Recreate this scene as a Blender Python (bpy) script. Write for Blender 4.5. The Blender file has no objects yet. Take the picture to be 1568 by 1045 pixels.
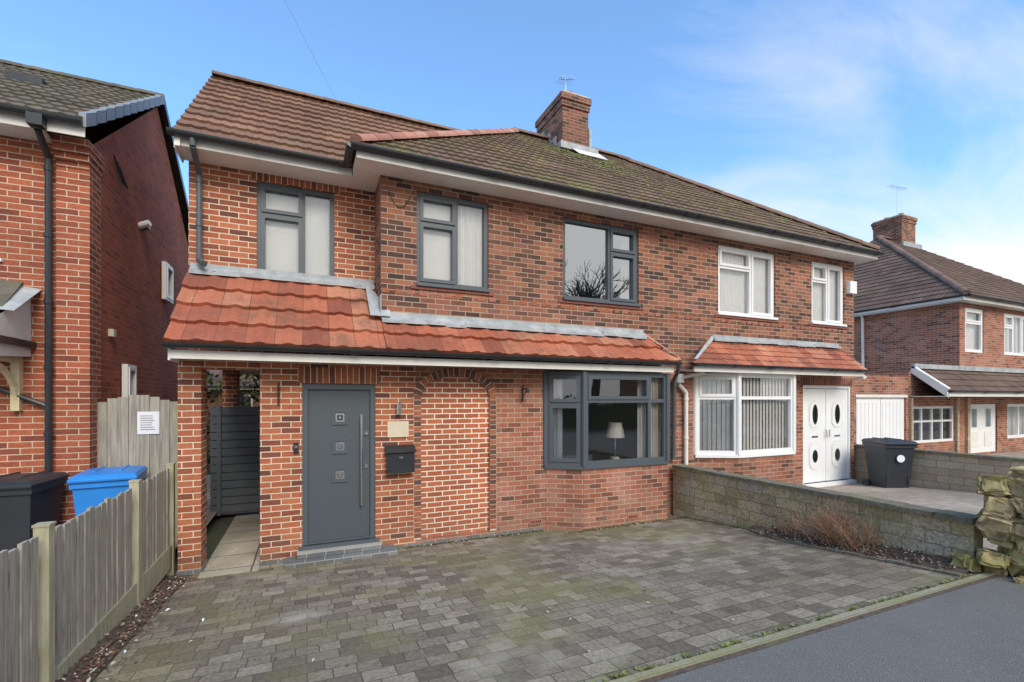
import bpy, bmesh, math, random, mathutils
from mathutils import Vector, noise
R=random.Random(7)
scene=bpy.context.scene

# ------------------------------------------------------------------ materials
def newmat(name):
    m=bpy.data.materials.new(name); m.use_nodes=True
    nt=m.node_tree; nt.nodes.clear()
    out=nt.nodes.new('ShaderNodeOutputMaterial'); b=nt.nodes.new('ShaderNodeBsdfPrincipled')
    nt.links.new(b.outputs[0],out.inputs[0])
    return m,nt,b
def ramp(nt,stops,interp='LINEAR'):
    r=nt.nodes.new('ShaderNodeValToRGB'); cr=r.color_ramp; cr.interpolation=interp
    while len(cr.elements)<len(stops): cr.elements.new(.5)
    for e,(p,c) in zip(cr.elements,stops):
        e.position=p; e.color=(c[0],c[1],c[2],1) if not isinstance(c,(int,float)) else (c,c,c,1)
    return r
def noisen(nt,scale,detail=3,vec=None,rough=.6):
    n=nt.nodes.new('ShaderNodeTexNoise'); n.inputs['Scale'].default_value=scale
    n.inputs['Detail'].default_value=min(detail,3.5); n.inputs['Roughness'].default_value=rough
    if vec is None:
        g=nt.nodes.new('ShaderNodeNewGeometry'); vec=g.outputs['Position']
    nt.links.new(vec,n.inputs['Vector']); return n
def mixc(nt,fac,a,b,mode='MIX'):
    m=nt.nodes.new('ShaderNodeMix'); m.data_type='RGBA'; m.blend_type=mode
    def s(i,v):
        if hasattr(v,'is_output') or hasattr(v,'links'): nt.links.new(v,m.inputs[i])
        elif isinstance(v,(int,float)) : m.inputs[i].default_value=v
        else: m.inputs[i].default_value=(v[0],v[1],v[2],1)
    s(0,fac); s(6,a); s(7,b); return m.outputs[2]
def brickmat(name,stops,mortar,bw,rh,ms,rough=.9,bump=.5,offset=.5,dirt=None,var=(.8,1.15),distort=.004,squash=1.0,sf=2,extra=None,bumpdist=.01):
    m,nt,b=newmat(name); L=nt.links
    uv=nt.nodes.new('ShaderNodeUVMap')
    vec=uv.outputs[0]
    if distort:
        nz=noisen(nt,9,1); sub=nt.nodes.new('ShaderNodeVectorMath'); sub.operation='SUBTRACT'
        L.new(nz.outputs['Color'],sub.inputs[0]); sub.inputs[1].default_value=(.5,.5,.5)
        sc=nt.nodes.new('ShaderNodeVectorMath'); sc.operation='SCALE'; L.new(sub.outputs[0],sc.inputs[0]); sc.inputs['Scale'].default_value=distort*2
        ad=nt.nodes.new('ShaderNodeVectorMath'); ad.operation='ADD'; L.new(vec,ad.inputs[0]); L.new(sc.outputs[0],ad.inputs[1]); vec=ad.outputs[0]
    bt=nt.nodes.new('ShaderNodeTexBrick'); L.new(vec,bt.inputs['Vector'])
    bt.offset=offset; bt.squash=squash; bt.squash_frequency=sf
    bt.inputs['Color1'].default_value=(0,0,0,1); bt.inputs['Color2'].default_value=(1,1,1,1); bt.inputs['Mortar'].default_value=(.5,.5,.5,1)
    bt.inputs['Scale'].default_value=1; bt.inputs['Mortar Size'].default_value=ms; bt.inputs['Mortar Smooth'].default_value=.15
    bt.inputs['Bias'].default_value=0; bt.inputs['Brick Width'].default_value=bw; bt.inputs['Row Height'].default_value=rh
    rp=ramp(nt,stops); L.new(bt.outputs['Color'],rp.inputs[0])
    col=rp.outputs[0]
    n1=noisen(nt,35,4); r1=ramp(nt,[(.3,var[0]),(.7,var[1])]); L.new(n1.outputs[0],r1.inputs[0])
    col=mixc(nt,1.0,col,r1.outputs[0],'MULTIPLY')
    n2=noisen(nt,.9,5); r2=ramp(nt,[(.3,.78),(.7,1.14)]); L.new(n2.outputs[0],r2.inputs[0])
    col=mixc(nt,bt.outputs['Fac'],col,mortar)
    col=mixc(nt,1.0,col,r2.outputs[0],'MULTIPLY')
    if dirt:
        for (dc,ds,lo,hi,am) in dirt:
            n3=noisen(nt,ds,6,rough=.65); r3=ramp(nt,[(lo,0.0),(hi,am)]); L.new(n3.outputs[0],r3.inputs[0])
            col=mixc(nt,r3.outputs[0],col,dc)
    if extra:
        g=nt.nodes.new('ShaderNodeNewGeometry'); sp_=nt.nodes.new('ShaderNodeSeparateXYZ'); L.new(g.outputs['Position'],sp_.inputs[0])
        mr=nt.nodes.new('ShaderNodeMapRange'); L.new(sp_.outputs[2],mr.inputs[0]); mr.inputs[1].default_value=extra[0]; mr.inputs[2].default_value=0; mr.inputs[3].default_value=0; mr.inputs[4].default_value=1
        mm=nt.nodes.new('ShaderNodeMath'); mm.operation='MULTIPLY'; L.new(mr.outputs[0],mm.inputs[0]); n4=noisen(nt,3,6); r4=ramp(nt,[(.35,0.0),(.6,extra[2])]); L.new(n4.outputs[0],r4.inputs[0]); L.new(r4.outputs[0],mm.inputs[1])
        col=mixc(nt,mm.outputs[0],col,extra[1])
    L.new(col,b.inputs['Base Color']); b.inputs['Roughness'].default_value=rough
    bp=nt.nodes.new('ShaderNodeBump'); bp.inputs['Strength'].default_value=bump; bp.inputs['Distance'].default_value=bumpdist
    inv=nt.nodes.new('ShaderNodeMath'); inv.operation='SUBTRACT'; inv.inputs[0].default_value=1; L.new(bt.outputs['Fac'],inv.inputs[1])
    ma=nt.nodes.new('ShaderNodeMath'); ma.operation='MULTIPLY_ADD'; L.new(n1.outputs[0],ma.inputs[0]); ma.inputs[1].default_value=.7; L.new(inv.outputs[0],ma.inputs[2])
    L.new(ma.outputs[0],bp.inputs['Height']); L.new(bp.outputs[0],b.inputs['Normal'])
    return m
def plain(name,col,rough=.5,var=.12,scale=8,bump=0,metal=0,dirt=None,stretch=None,spec=None):
    m,nt,b=newmat(name); L=nt.links
    vec=None
    if stretch:
        g=nt.nodes.new('ShaderNodeNewGeometry'); mp=nt.nodes.new('ShaderNodeMapping'); L.new(g.outputs['Position'],mp.inputs[0]); mp.inputs['Scale'].default_value=stretch; vec=mp.outputs[0]
    n=noisen(nt,scale,5,vec); r=ramp(nt,[(.25,1-var),(.75,1+var)]); L.new(n.outputs[0],r.inputs[0])
    c=mixc(nt,1.0,col,r.outputs[0],'MULTIPLY')
    if dirt:
        for (dc,ds,lo,hi,am) in dirt:
            n3=noisen(nt,ds,6,rough=.65); r3=ramp(nt,[(lo,0.0),(hi,am)]); L.new(n3.outputs[0],r3.inputs[0])
            c=mixc(nt,r3.outputs[0],c,dc)
    L.new(c,b.inputs['Base Color']); b.inputs['Roughness'].default_value=rough; b.inputs['Metallic'].default_value=metal
    if bump:
        bp=nt.nodes.new('ShaderNodeBump'); bp.inputs['Strength'].default_value=bump; bp.inputs['Distance'].default_value=.01
        L.new(n.outputs[0],bp.inputs['Height']); L.new(bp.outputs[0],b.inputs['Normal'])
    return m
MORT=(.66,.56,.42)
B_new=brickmat('brick_new',[(0,(.12,.045,.035)),(.2,(.25,.075,.042)),(.45,(.41,.12,.055)),(.8,(.47,.16,.075)),(1,(.34,.105,.05))],(.72,.60,.44),.225,.075,.0060,extra=(.5,(.22,.14,.09),.6))
B_inf=brickmat('brick_infill',[(0,(.34,.095,.045)),(.4,(.44,.125,.055)),(.8,(.50,.155,.07)),(1,(.40,.12,.055))],(.86,.78,.62),.225,.075,.0074,extra=(.5,(.28,.18,.11),.45))
B_old=brickmat('brick_old',[(0,(.07,.036,.03)),(.3,(.13,.055,.038)),(.5,(.25,.085,.05)),(.75,(.37,.14,.072)),(1,(.24,.105,.078))],(.46,.37,.26),.225,.075,.0055,dirt=[((.12,.06,.045),.7,.5,.75,.35),((.40,.19,.11),.5,.55,.7,.3)])
B_old2=brickmat('brick_old_lower',[(0,(.13,.055,.038)),(.25,(.28,.09,.052)),(.6,(.38,.13,.072)),(1,(.36,.17,.11))],(.48,.38,.28),.225,.075,.0055,dirt=[((.48,.27,.20),1.8,.5,.75,.4),((.14,.08,.06),2.6,.58,.75,.4)],extra=(.6,(.24,.15,.10),.6))
B_nb=brickmat('brick_neighbour',[(0,(.22,.06,.036)),(.4,(.38,.10,.048)),(.8,(.44,.125,.06)),(1,(.33,.09,.048))],(.64,.48,.34),.225,.075,.0058)
B_nbs=brickmat('brick_neighbour_side',[(0,(.28,.072,.04)),(.4,(.40,.10,.05)),(.8,(.44,.12,.055)),(1,(.35,.095,.05))],(.42,.21,.14),.225,.075,.0045)
B_sold=brickmat('brick_soldier',[(0,(.16,.055,.036)),(.4,(.36,.11,.052)),(1,(.43,.14,.065))],MORT,.075,.225,.0055,offset=0)
B_soldo=brickmat('brick_soldier_old',[(0,(.10,.045,.035)),(.4,(.24,.08,.05)),(1,(.33,.12,.07))],(.38,.31,.24),.075,.225,.005,offset=0)
B_blue=brickmat('brick_blue',[(0,(.13,.135,.135)),(.5,(.18,.185,.18)),(1,(.24,.235,.225))],(.38,.35,.3),.225,.075,.005)
RING=[plain('ring_a',(.20,.075,.045),.9,.3,30,.4),plain('ring_b',(.34,.115,.058),.9,.3,30,.4),plain('ring_c',(.12,.055,.042),.9,.3,30,.4)]
MORTM=plain('mortar',(.56,.48,.37),.95,.15,20)
T_red=brickmat('tile_red',[(0,(.27,.08,.045)),(.3,(.42,.12,.058)),(.6,(.48,.155,.078)),(1,(.50,.22,.125))],(.14,.06,.04),.30,.36,.004,rough=.75,bump=.3,offset=0,distort=0,dirt=[((.16,.08,.05),2.2,.5,.72,.75),((.54,.29,.18),5,.60,.74,.4)])
T_ext=brickmat('tile_brown',[(0,(.20,.108,.068)),(.5,(.25,.132,.08)),(1,(.30,.165,.10))],(.10,.06,.045),.30,.30,.002,rough=.9,bump=.2,offset=0,distort=0,dirt=[((.19,.15,.085),1.2,.5,.75,.5)])
T_old=brickmat('tile_old',[(0,(.145,.095,.062)),(.5,(.185,.12,.078)),(1,(.225,.15,.10))],(.08,.055,.04),.30,.30,.002,rough=.9,bump=.2,offset=0,distort=0,dirt=[((.16,.15,.055),1.0,.47,.72,.6),((.10,.07,.05),1.7,.52,.72,.45),((.26,.30,.05),2.1,.58,.68,.6)])
T_far=brickmat('tile_far',[(0,(.12,.07,.05)),(.5,(.155,.094,.068)),(1,(.19,.118,.086))],(.06,.04,.03),.30,.30,.002,rough=.9,bump=.2,offset=0,distort=0,dirt=[((.14,.13,.065),.6,.5,.75,.45)])
T_left=brickmat('tile_left',[(0,(.125,.11,.083)),(.5,(.16,.137,.10)),(1,(.19,.165,.122))],(.06,.05,.04),.30,.30,.002,rough=.9,bump=.2,offset=0,distort=0,dirt=[((.12,.135,.05),1.0,.48,.7,.45)])
T_hip=brickmat('tile_hip_pink',[(0,(.40,.17,.12)),(.5,(.52,.25,.18)),(1,(.57,.34,.26))],(.25,.15,.1),.33,2,.008,rough=.85,offset=0,distort=0)
T_hipb=brickmat('tile_hip_brown',[(0,(.20,.115,.08)),(.5,(.25,.145,.105)),(1,(.29,.18,.13))],(.10,.07,.05),.33,2,.008,rough=.85,offset=0,distort=0,dirt=[((.28,.24,.15),2,.5,.7,.4)])
LEAD=plain('lead',(.36,.375,.375),.65,.3,6,.3,dirt=[((.56,.55,.52),4,.5,.7,.5)])
ANTH=plain('anthracite',(.082,.096,.108),.45,.05,5)
DOOR=plain('door_grey',(.07,.084,.095),.5,.06,40,.15)
WHITE=plain('white_upvc',(.82,.81,.79),.35,.04,4)
FASC=plain('white_fascia',(.76,.73,.67),.5,.08,3,dirt=[((.5,.46,.37),2.5,.55,.8,.4)])
BLK=plain('gutter_black',(.025,.028,.032),.35,.2,5)
GREYP=plain('pipe_grey',(.085,.10,.11),.4,.1,5)
SILL=plain('tile_sill',(.24,.085,.06),.8,.25,20)
STEEL=plain('steel',(.7,.7,.7),.25,.05,5,metal=1)
CREAM=plain('cream_sign',(.62,.54,.40),.5,.1,10)
PAPER=plain('paper',(.80,.80,.84),.8,.05,10)
WOOD=plain('fence_wood',(.35,.31,.245),.9,.45,6,.5,stretch=(5,11,.5),dirt=[((.20,.195,.13),2.5,.5,.75,.5)])
WOODG=plain('fence_wood_green',(.40,.36,.24),.9,.3,6,.4,stretch=(5,5,.5),dirt=[((.25,.26,.12),2,.45,.7,.55)])
WOODO=plain('gate_wood_old',(.34,.31,.26),.9,.4,5,.5,stretch=(8,8,.5))
CREAMW=plain('cream_timber',(.66,.55,.33),.7,.15,8)
GATE=plain('gate_grey',(.12,.135,.145),.6,.15,8)
BINB=plain('bin_blue',(.025,.24,.70),.4,.08,5)
BINK=plain('bin_black',(.028,.032,.038),.45,.15,5)
TERR=plain('terracotta',(.38,.14,.09),.85,.2,15)
SOIL=plain('soil',(.10,.075,.055),.95,.5,25,.8,dirt=[((.20,.09,.06),14,.5,.7,.5),((.13,.14,.05),2,.55,.7,.5)])
SLAB=brickmat('paving_slab',[(0,(.46,.40,.31)),(1,(.58,.51,.41))],(.13,.12,.08),.62,.6,.012,bump=.4,offset=0,dirt=[((.22,.22,.11),1.5,.45,.75,.5)])
PAVE=brickmat('block_paving',[(0,(.15,.12,.085)),(.35,(.22,.18,.13)),(.7,(.275,.23,.168)),(1,(.36,.305,.225))],(.10,.085,.05),.21,.15,.0045,rough=.92,bump=.6,distort=.009,squash=.72,sf=3,var=(.65,1.3),
   dirt=[((.21,.195,.065),.75,.48,.68,.75),((.125,.105,.075),.45,.48,.68,.5),((.46,.41,.33),1.1,.57,.72,.5),((.10,.09,.06),6,.6,.75,.4)])
PAVN=brickmat('neighbour_paving',[(0,(.34,.275,.21)),(1,(.43,.36,.28))],(.18,.15,.12),.2,.1,.004,bump=.3,dirt=[((.22,.18,.13),.8,.5,.7,.5)])
TAR=plain('asphalt',(.155,.15,.135),.95,.45,120,.8,dirt=[((.21,.205,.185),.5,.4,.75,.5),((.11,.11,.10),1.6,.5,.8,.45),((.36,.34,.30),70,.60,.70,.7)])
EDGE=brickmat('edging_block',[(0,(.32,.29,.20)),(1,(.38,.35,.25))],(.20,.19,.11),.45,.45,.004,offset=0,dirt=[((.24,.23,.09),1.4,.38,.65,.7)])
STONEW=brickmat('wall_block',[(0,(.36,.29,.17)),(.3,(.47,.375,.225)),(.7,(.58,.47,.29)),(1,(.50,.43,.31))],(.26,.21,.13),.43,.145,.005,bump=1.0,distort=.022,var=(.5,1.25),bumpdist=.03,
   dirt=[((.30,.28,.08),1.6,.50,.72,.6),((.17,.14,.095),3,.57,.75,.55)])
STONEN=brickmat('wall_block_far',[(0,(.42,.33,.22)),(1,(.54,.45,.32))],(.28,.22,.16),.43,.145,.006,bump=.8,distort=.01,bumpdist=.02)
COPE=plain('coping',(.17,.15,.11),.95,.5,14,.8,dirt=[((.23,.22,.08),3,.47,.68,.7),((.08,.07,.055),6,.55,.7,.6)])
ROCK=plain('sandstone_rock',(.44,.33,.17),.95,.45,8,1.0,dirt=[((.27,.25,.06),3,.44,.6,.75),((.10,.085,.06),6,.50,.66,.75)])
TWIG=plain('twig',(.34,.20,.12),.9,.3,20)
BARK=plain('bark',(.07,.06,.05),.95,.3,5)
LEAF=plain('dead_leaf',(.24,.11,.075),.9,.6,30)
LEAFD=plain('bark_chip',(.12,.08,.058),.9,.6,30)
HEDGE=plain('hedge_leaf',(.05,.075,.03),.9,.5,4)
MOSS=plain('moss',(.16,.19,.05),.95,.5,20,.5)
GRASS=plain('ground_grass',(.07,.085,.04),.95,.4,.8,dirt=[((.10,.09,.06),.2,.4,.7,.6)])
ROOMW=plain('room_wall',(.60,.59,.56),.9,.05,3)
ROOMF=plain('room_floor',(.22,.15,.10),.6,.2,5)
CURT=plain('curtain',(.84,.84,.82),.9,.05,4)
CURTB=plain('curtain_beige',(.60,.55,.46),.9,.1,4)
SHADE=plain('lamp_shade',(.85,.82,.75),.9,.04,4)
SOFA=plain('sofa',(.12,.11,.11),.9,.1,4)
def glassmat(name,base,tint):
    m=bpy.data.materials.new(name); m.use_nodes=True; nt=m.node_tree; nt.nodes.clear(); L=nt.links
    out=nt.nodes.new('ShaderNodeOutputMaterial'); t=nt.nodes.new('ShaderNodeBsdfTransparent'); t.inputs[0].default_value=(tint,tint,tint,1)
    g=nt.nodes.new('ShaderNodeBsdfGlossy'); g.inputs['Roughness'].default_value=.01; g.inputs[0].default_value=(.95,.97,1,1)
    f=nt.nodes.new('ShaderNodeFresnel'); f.inputs[0].default_value=1.5
    a=nt.nodes.new('ShaderNodeMath'); a.operation='MULTIPLY_ADD'; L.new(f.outputs[0],a.inputs[0]); a.inputs[1].default_value=1.3; a.inputs[2].default_value=base; a.use_clamp=True
    n=noisen(nt,1.3,1); bp=nt.nodes.new('ShaderNodeBump'); bp.inputs['Strength'].default_value=.15; bp.inputs['Distance'].default_value=.02; L.new(n.outputs[0],bp.inputs['Height']); L.new(bp.outputs[0],g.inputs['Normal'])
    mx=nt.nodes.new('ShaderNodeMixShader'); L.new(a.outputs[0],mx.inputs[0]); L.new(t.outputs[0],mx.inputs[1]); L.new(g.outputs[0],mx.inputs[2]); L.new(mx.outputs[0],out.inputs[0])
    return m
GLASS=glassmat('window_glass',.09,.97)
GLASSR=glassmat('window_glass_reflective',.38,.6)

# ------------------------------------------------------------------ mesh builder
class MB:
    def __init__(s): s.v=[]; s.f=[]; s.uv=[]; s.m=[]; s.mats=[]; s.sm=[]
    def mi(s,m):
        if m not in s.mats: s.mats.append(m)
        return s.mats.index(m)
    def face(s,pts,mat,uv=None,smooth=False):
        i=len(s.v); s.v+= [tuple(p) for p in pts]; s.f.append(tuple(range(i,i+len(pts))))
        if uv is None:
            a,b,c=Vector(pts[0]),Vector(pts[1]),Vector(pts[2]); n=(b-a).cross(c-a)
            if n.length>0: n.normalize()
            if abs(n.z)>.7: uv=[(p[0],p[1]) for p in pts]
            elif abs(n.y)>=abs(n.x): uv=[(p[0],p[2]) for p in pts]
            else: uv=[(p[1],p[2]) for p in pts]
        s.uv.append(uv); s.m.append(s.mi(mat)); s.sm.append(smooth)
    def obox(s,O,ud,nd,u0,u1,n0,n1,z0,z1,mat,uv0=None):
        def P(u,n,z): return (O[0]+ud[0]*u+nd[0]*n,O[1]+ud[1]*u+nd[1]*n,z)
        c=[P(u0,n0,z0),P(u1,n0,z0),P(u1,n1,z0),P(u0,n1,z0),P(u0,n0,z1),P(u1,n0,z1),P(u1,n1,z1),P(u0,n1,z1)]
        for q in ((0,1,5,4),(1,2,6,5),(2,3,7,6),(3,0,4,7),(4,5,6,7),(3,2,1,0)):
            pts=[c[k] for k in q]
            if uv0 is not None:
                loc=[((u0,u1,u1,u0,u0,u1,u1,u0)[k]-u0+uv0[0],(z0,z0,z0,z0,z1,z1,z1,z1)[k]-z0+uv0[1]) for k in q]
                s.face(pts,mat,loc)
            else: s.face(pts,mat)
    def box(s,x0,x1,y0,y1,z0,z1,mat,uv0=None): s.obox((0,0),(1,0),(0,1),x0,x1,y0,y1,z0,z1,mat,uv0)
    def cyl(s,p0,p1,r,mat,n=10,r1=None,a0=0,a1=2*math.pi,cap=True):
        p0=Vector(p0);p1=Vector(p1); d=(p1-p0); 
        if d.length<1e-6: return
        d.normalize(); up=Vector((0,0,1)) if abs(d.z)<.95 else Vector((0,1,0))
        x=d.cross(up).normalized(); y=x.cross(d).normalized()
        if r1 is None: r1=r
        full=abs(a1-a0-2*math.pi)<1e-4
        A=[a0+(a1-a0)*i/n for i in range(n+1)]
        q0=[p0+x*math.cos(a)*r+y*math.sin(a)*r for a in A]; q1=[p1+x*math.cos(a)*r1+y*math.sin(a)*r1 for a in A]
        ln=(p1-p0).length
        for i in range(n): s.face([q0[i],q0[i+1],q1[i+1],q1[i]],mat,[(0,.1),(0,.12),(ln,.12),(ln,.1)],True)
        if cap:
            s.face(q0[:n if full else n+1][::-1],mat); s.face(q1[:n if full else n+1],mat)
    def build(s,name,parent=None,bevel=0,weld=False):
        me=bpy.data.meshes.new(name); me.from_pydata(s.v,[],s.f)
        for m in s.mats: me.materials.append(m)
        ul=me.uv_layers.new(name='UVMap')
        for pi,p in enumerate(me.polygons):
            p.material_index=s.m[pi]; p.use_smooth=s.sm[pi]
            for j in range(p.loop_total): ul.data[p.loop_start+j].uv=s.uv[pi][j]
        ob=bpy.data.objects.new(name,me); scene.collection.objects.link(ob)
        if weld or bevel:
            bm=bmesh.new(); bm.from_mesh(me); bmesh.ops.remove_doubles(bm,verts=bm.verts,dist=.0002); bmesh.ops.recalc_face_normals(bm,faces=bm.faces); bm.to_mesh(me); bm.free()
        if bevel:
            mo=ob.modifiers.new('b','BEVEL'); mo.width=bevel; mo.segments=2; mo.limit_method='ANGLE'; mo.angle_limit=math.radians(40)
        if parent: ob.parent=parent
        return ob
def empty(name,loc=(0,0,0)):
    e=bpy.data.objects.new(name,None); scene.collection.objects.link(e); return e
X_=(1,0); F_=(0,-1)

def wall(mb,O,ud,nd,w,z0,z1,holes,mat,rev=.12,off=0):
    us=sorted({0,w}|{h[0] for h in holes}|{h[1] for h in holes}); zs=sorted({z0,z1}|{h[2] for h in holes}|{h[3] for h in holes})
    def P(u,n,z): return (O[0]+ud[0]*u+nd[0]*n,O[1]+ud[1]*u+nd[1]*n,z)
    for a,b in zip(us,us[1:]):
        for c,d in zip(zs,zs[1:]):
            if any(h[0]<=a+1e-6 and b<=h[1]+1e-6 and h[2]<=c+1e-6 and d<=h[3]+1e-6 for h in holes): continue
            mb.face([P(a,0,c),P(b,0,c),P(b,0,d),P(a,0,d)],mat,[(a+off,c),(b+off,c),(b+off,d),(a+off,d)])
    for h in holes:
        a,b,c,d=h[:4]
        for q in ([P(a,0,c),P(a,-rev,c),P(a,-rev,d),P(a,0,d)],[P(b,-rev,c),P(b,0,c),P(b,0,d),P(b,-rev,d)]):
            mb.face(q,mat,[(0,c),(rev,c),(rev,d),(0,d)])
        for z in (c,d): mb.face([P(a,0,z),P(b,0,z),P(b,-rev,z),P(a,-rev,z)],mat,[(a,z),(b,z),(b,z+rev),(a,z+rev)])

def window(fr,gl,O,ud,nd,w,z0,z1,cols,mat,fw=.055,rec=.03,gmat=None,sw=.04):
    gmat=gmat or GLASS
    n1=-rec; n0=-rec-.07
    fr.obox(O,ud,nd,0,fw,n0,n1,z0,z1,mat); fr.obox(O,ud,nd,w-fw,w,n0,n1,z0,z1,mat)
    fr.obox(O,ud,nd,fw,w-fw,n0,n1,z0,z0+fw,mat); fr.obox(O,ud,nd,fw,w-fw,n0,n1,z1-fw,z1,mat)
    iw=w-2*fw; ih=z1-z0-2*fw; a=0
    for ci,(b,rows) in enumerate(cols):
        ua=fw+iw*a+(fw*.4 if ci else 0); ub=fw+iw*b-(fw*.4 if ci<len(cols)-1 else 0)
        if ci<len(cols)-1: fr.obox(O,ud,nd,ub,ub+fw*.8,n0,n1-.002,z0+fw,z1-fw,mat)
        c=0
        for ri,(d,sash) in enumerate(rows):
            za=z0+fw+ih*c+(fw*.4 if ri else 0); zb=z0+fw+ih*d-(fw*.4 if ri<len(rows)-1 else 0)
            if ri<len(rows)-1: fr.obox(O,ud,nd,ua,ub,n0,n1-.004,zb,zb+fw*.8,mat)
            if sash:
                s0=n0+.02;s1=n1+.014
                fr.obox(O,ud,nd,ua-.008,ua+sw,s0,s1,za-.008,zb+.008,mat); fr.obox(O,ud,nd,ub-sw,ub+.008,s0,s1,za-.008,zb+.008,mat)
                fr.obox(O,ud,nd,ua+sw,ub-sw,s0,s1,za-.008,za+sw,mat); fr.obox(O,ud,nd,ua+sw,ub-sw,s0,s1,zb-sw,zb+.008,mat)
            c=d
        a=b
    def P(u,n,z): return (O[0]+ud[0]*u+nd[0]*n,O[1]+ud[1]*u+nd[1]*n,z)
    n=-rec-.045
    gl.face([P(.02,n,z0+.02),P(w-.02,n,z0+.02),P(w-.02,n,z1-.02),P(.02,n,z1-.02)],gmat)
def drape(mb,O,ud,nd,u0,u1,z0,z1,n,mat,per=.09,amp=.02):
    k=max(6,int((u1-u0)/per*6)); 
    def P(u,nn,z): return (O[0]+ud[0]*u+nd[0]*nn,O[1]+ud[1]*u+nd[1]*nn,z)
    for i in range(k):
        a=u0+(u1-u0)*i/k; b=u0+(u1-u0)*(i+1)/k
        na=n+amp*math.sin(a/per*6.283); nb=n+amp*math.sin(b/per*6.283)
        mb.face([P(a,na,z0),P(b,nb,z0),P(b,nb,z1),P(a,na,z1)],mat)

def tiles(name,parent,O,U,V,ulen,vlen,gauge,mat,period,amp,clips=(),lip=.03,kind='roll',seed=1,jit=.004):
    rr=random.Random(seed)
    O=Vector(O);U=Vector(U).normalized();V=Vector(V).normalized();N=U.cross(V).normalized()
    step=period/8; nu=int(math.ceil(ulen/step)); rows=int(math.ceil(vlen/gauge-1e-3))
    me=bpy.data.meshes.new(name); bm=bmesh.new(); uvl=bm.loops.layers.uv.new('UVMap')
    def prof(u):
        c=math.cos(2*math.pi*u/period); return amp*max(0,c)**1.3
    for r in range(rows):
        v0=r*gauge-.03; v1=min((r+1)*gauge+.01,vlen); vals=[]
        tj=[rr.uniform(-jit,jit) for _ in range(int(ulen/period)+3)]; tv=[rr.uniform(-jit,jit)*1.3 for _ in range(int(ulen/period)+3)]
        for i in range(nu+1):
            u=min(i*step,ulen); h=prof(u); ti=int((u/period)+.5); j=tj[ti]; k=tv[ti]
            a=bm.verts.new(O+U*u+V*(v0+k)+N*(-.01)); b=bm.verts.new(O+U*u+V*(v0+k)+N*(lip+h+j)); c=bm.verts.new(O+U*u+V*v1+N*(.0+h))
            vals.append((a,b,c,u))
        for p,q in zip(vals,vals[1:]):
            for (i0,i1,va,vb) in ((0,1,r*gauge+.02,r*gauge+.04),(1,2,r*gauge+.04,(r+1)*gauge-.01)):
                f=bm.faces.new((p[i0],q[i0],q[i1],p[i1]))
                f.smooth=False
                for l,(uu,vv) in zip(f.loops,((p[3],va),(q[3],va),(q[3],vb),(p[3],vb))): l[uvl].uv=(uu+period*.5,vv)
    c=[O-N*.02,O+U*ulen-N*.02,O+U*ulen+V*vlen-N*.02,O+V*vlen-N*.02]
    f=bm.faces.new([bm.verts.new(x) for x in c])
    for co,no in clips:
        bmesh.ops.bisect_plane(bm,geom=bm.verts[:]+bm.edges[:]+bm.faces[:],plane_co=Vector(co),plane_no=Vector(no),clear_outer=True)
    bm.to_mesh(me); bm.free(); me.materials.append(mat)
    ob=bpy.data.objects.new(name,me); scene.collection.objects.link(ob); ob.parent=parent
    return ob
def ridge(mb,p0,p1,r,mat,seg=.34,j0=.004):
    p0=Vector(p0);p1=Vector(p1);L=(p1-p0).length;n=max(1,int(L/seg)); d=(p1-p0)/n
    for i in range(n):
        j=R.uniform(-j0,j0)
        a=p0+d*i+Vector((0,0,j)); b=p0+d*(i+1.05)+Vector((0,0,j-.004))
        k=10; dd=(b-a).normalized(); x=dd.cross(Vector((0,0,1))).normalized(); y=x.cross(dd)
        A=[math.pi*t/k for t in range(k+1)]
        q0=[a+x*math.cos(t)*r*1.04+y*(math.sin(t)*r-.03) for t in A]; q1=[b+x*math.cos(t)*r+y*(math.sin(t)*r*.96-.03) for t in A]
        u=i*.33+.02
        for t in range(k): mb.face([q0[t],q0[t+1],q1[t+1],q1[t]],mat,[(u,.5),(u,.6),(u+.29,.6),(u+.29,.5)],True)
        mb.face(q0,mat,[(u,.5)]*len(q0)); mb.face(q1,mat,[(u,.5)]*len(q1))
def gutter(mb,p0,p1,mat,r=.055,brack=.9):
    p0=Vector(p0);p1=Vector(p1)
    mb.cyl(p0,p1,r,mat,8,a0=math.pi,a1=2*math.pi)
    d=(p1-p0);L=d.length;d.normalize(); k=int(L/brack)
    for i in range(k+1):
        q=p0+d*(i*brack+.03); 
        if (q-p0).length<L: mb.cyl(q,q+d*.035,r*1.18,mat,8,a0=math.pi,a1=2*math.pi)
    for i in range(1,int(L/1.9)+1):
        q=p0+d*(i*1.9); 
        if (q-p0).length<L-.1: mb.cyl(q,q+d*.11,r*1.2,mat,8,a0=math.pi,a1=2*math.pi)
def pipe(mb,pts,r,mat,clips=True):
    for a,b in zip(pts,pts[1:]):
        mb.cyl(a,b,r,mat,10)
        a=Vector(a);b=Vector(b)
        if (b-a).length>1 and clips:
            k=int((b-a).length/.9)
            for i in range(k+1):
                q=a+(b-a)*(i+.2)/(k+1); mb.cyl(q,q+Vector((0,0,.05)),r*1.25,mat,10)
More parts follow.
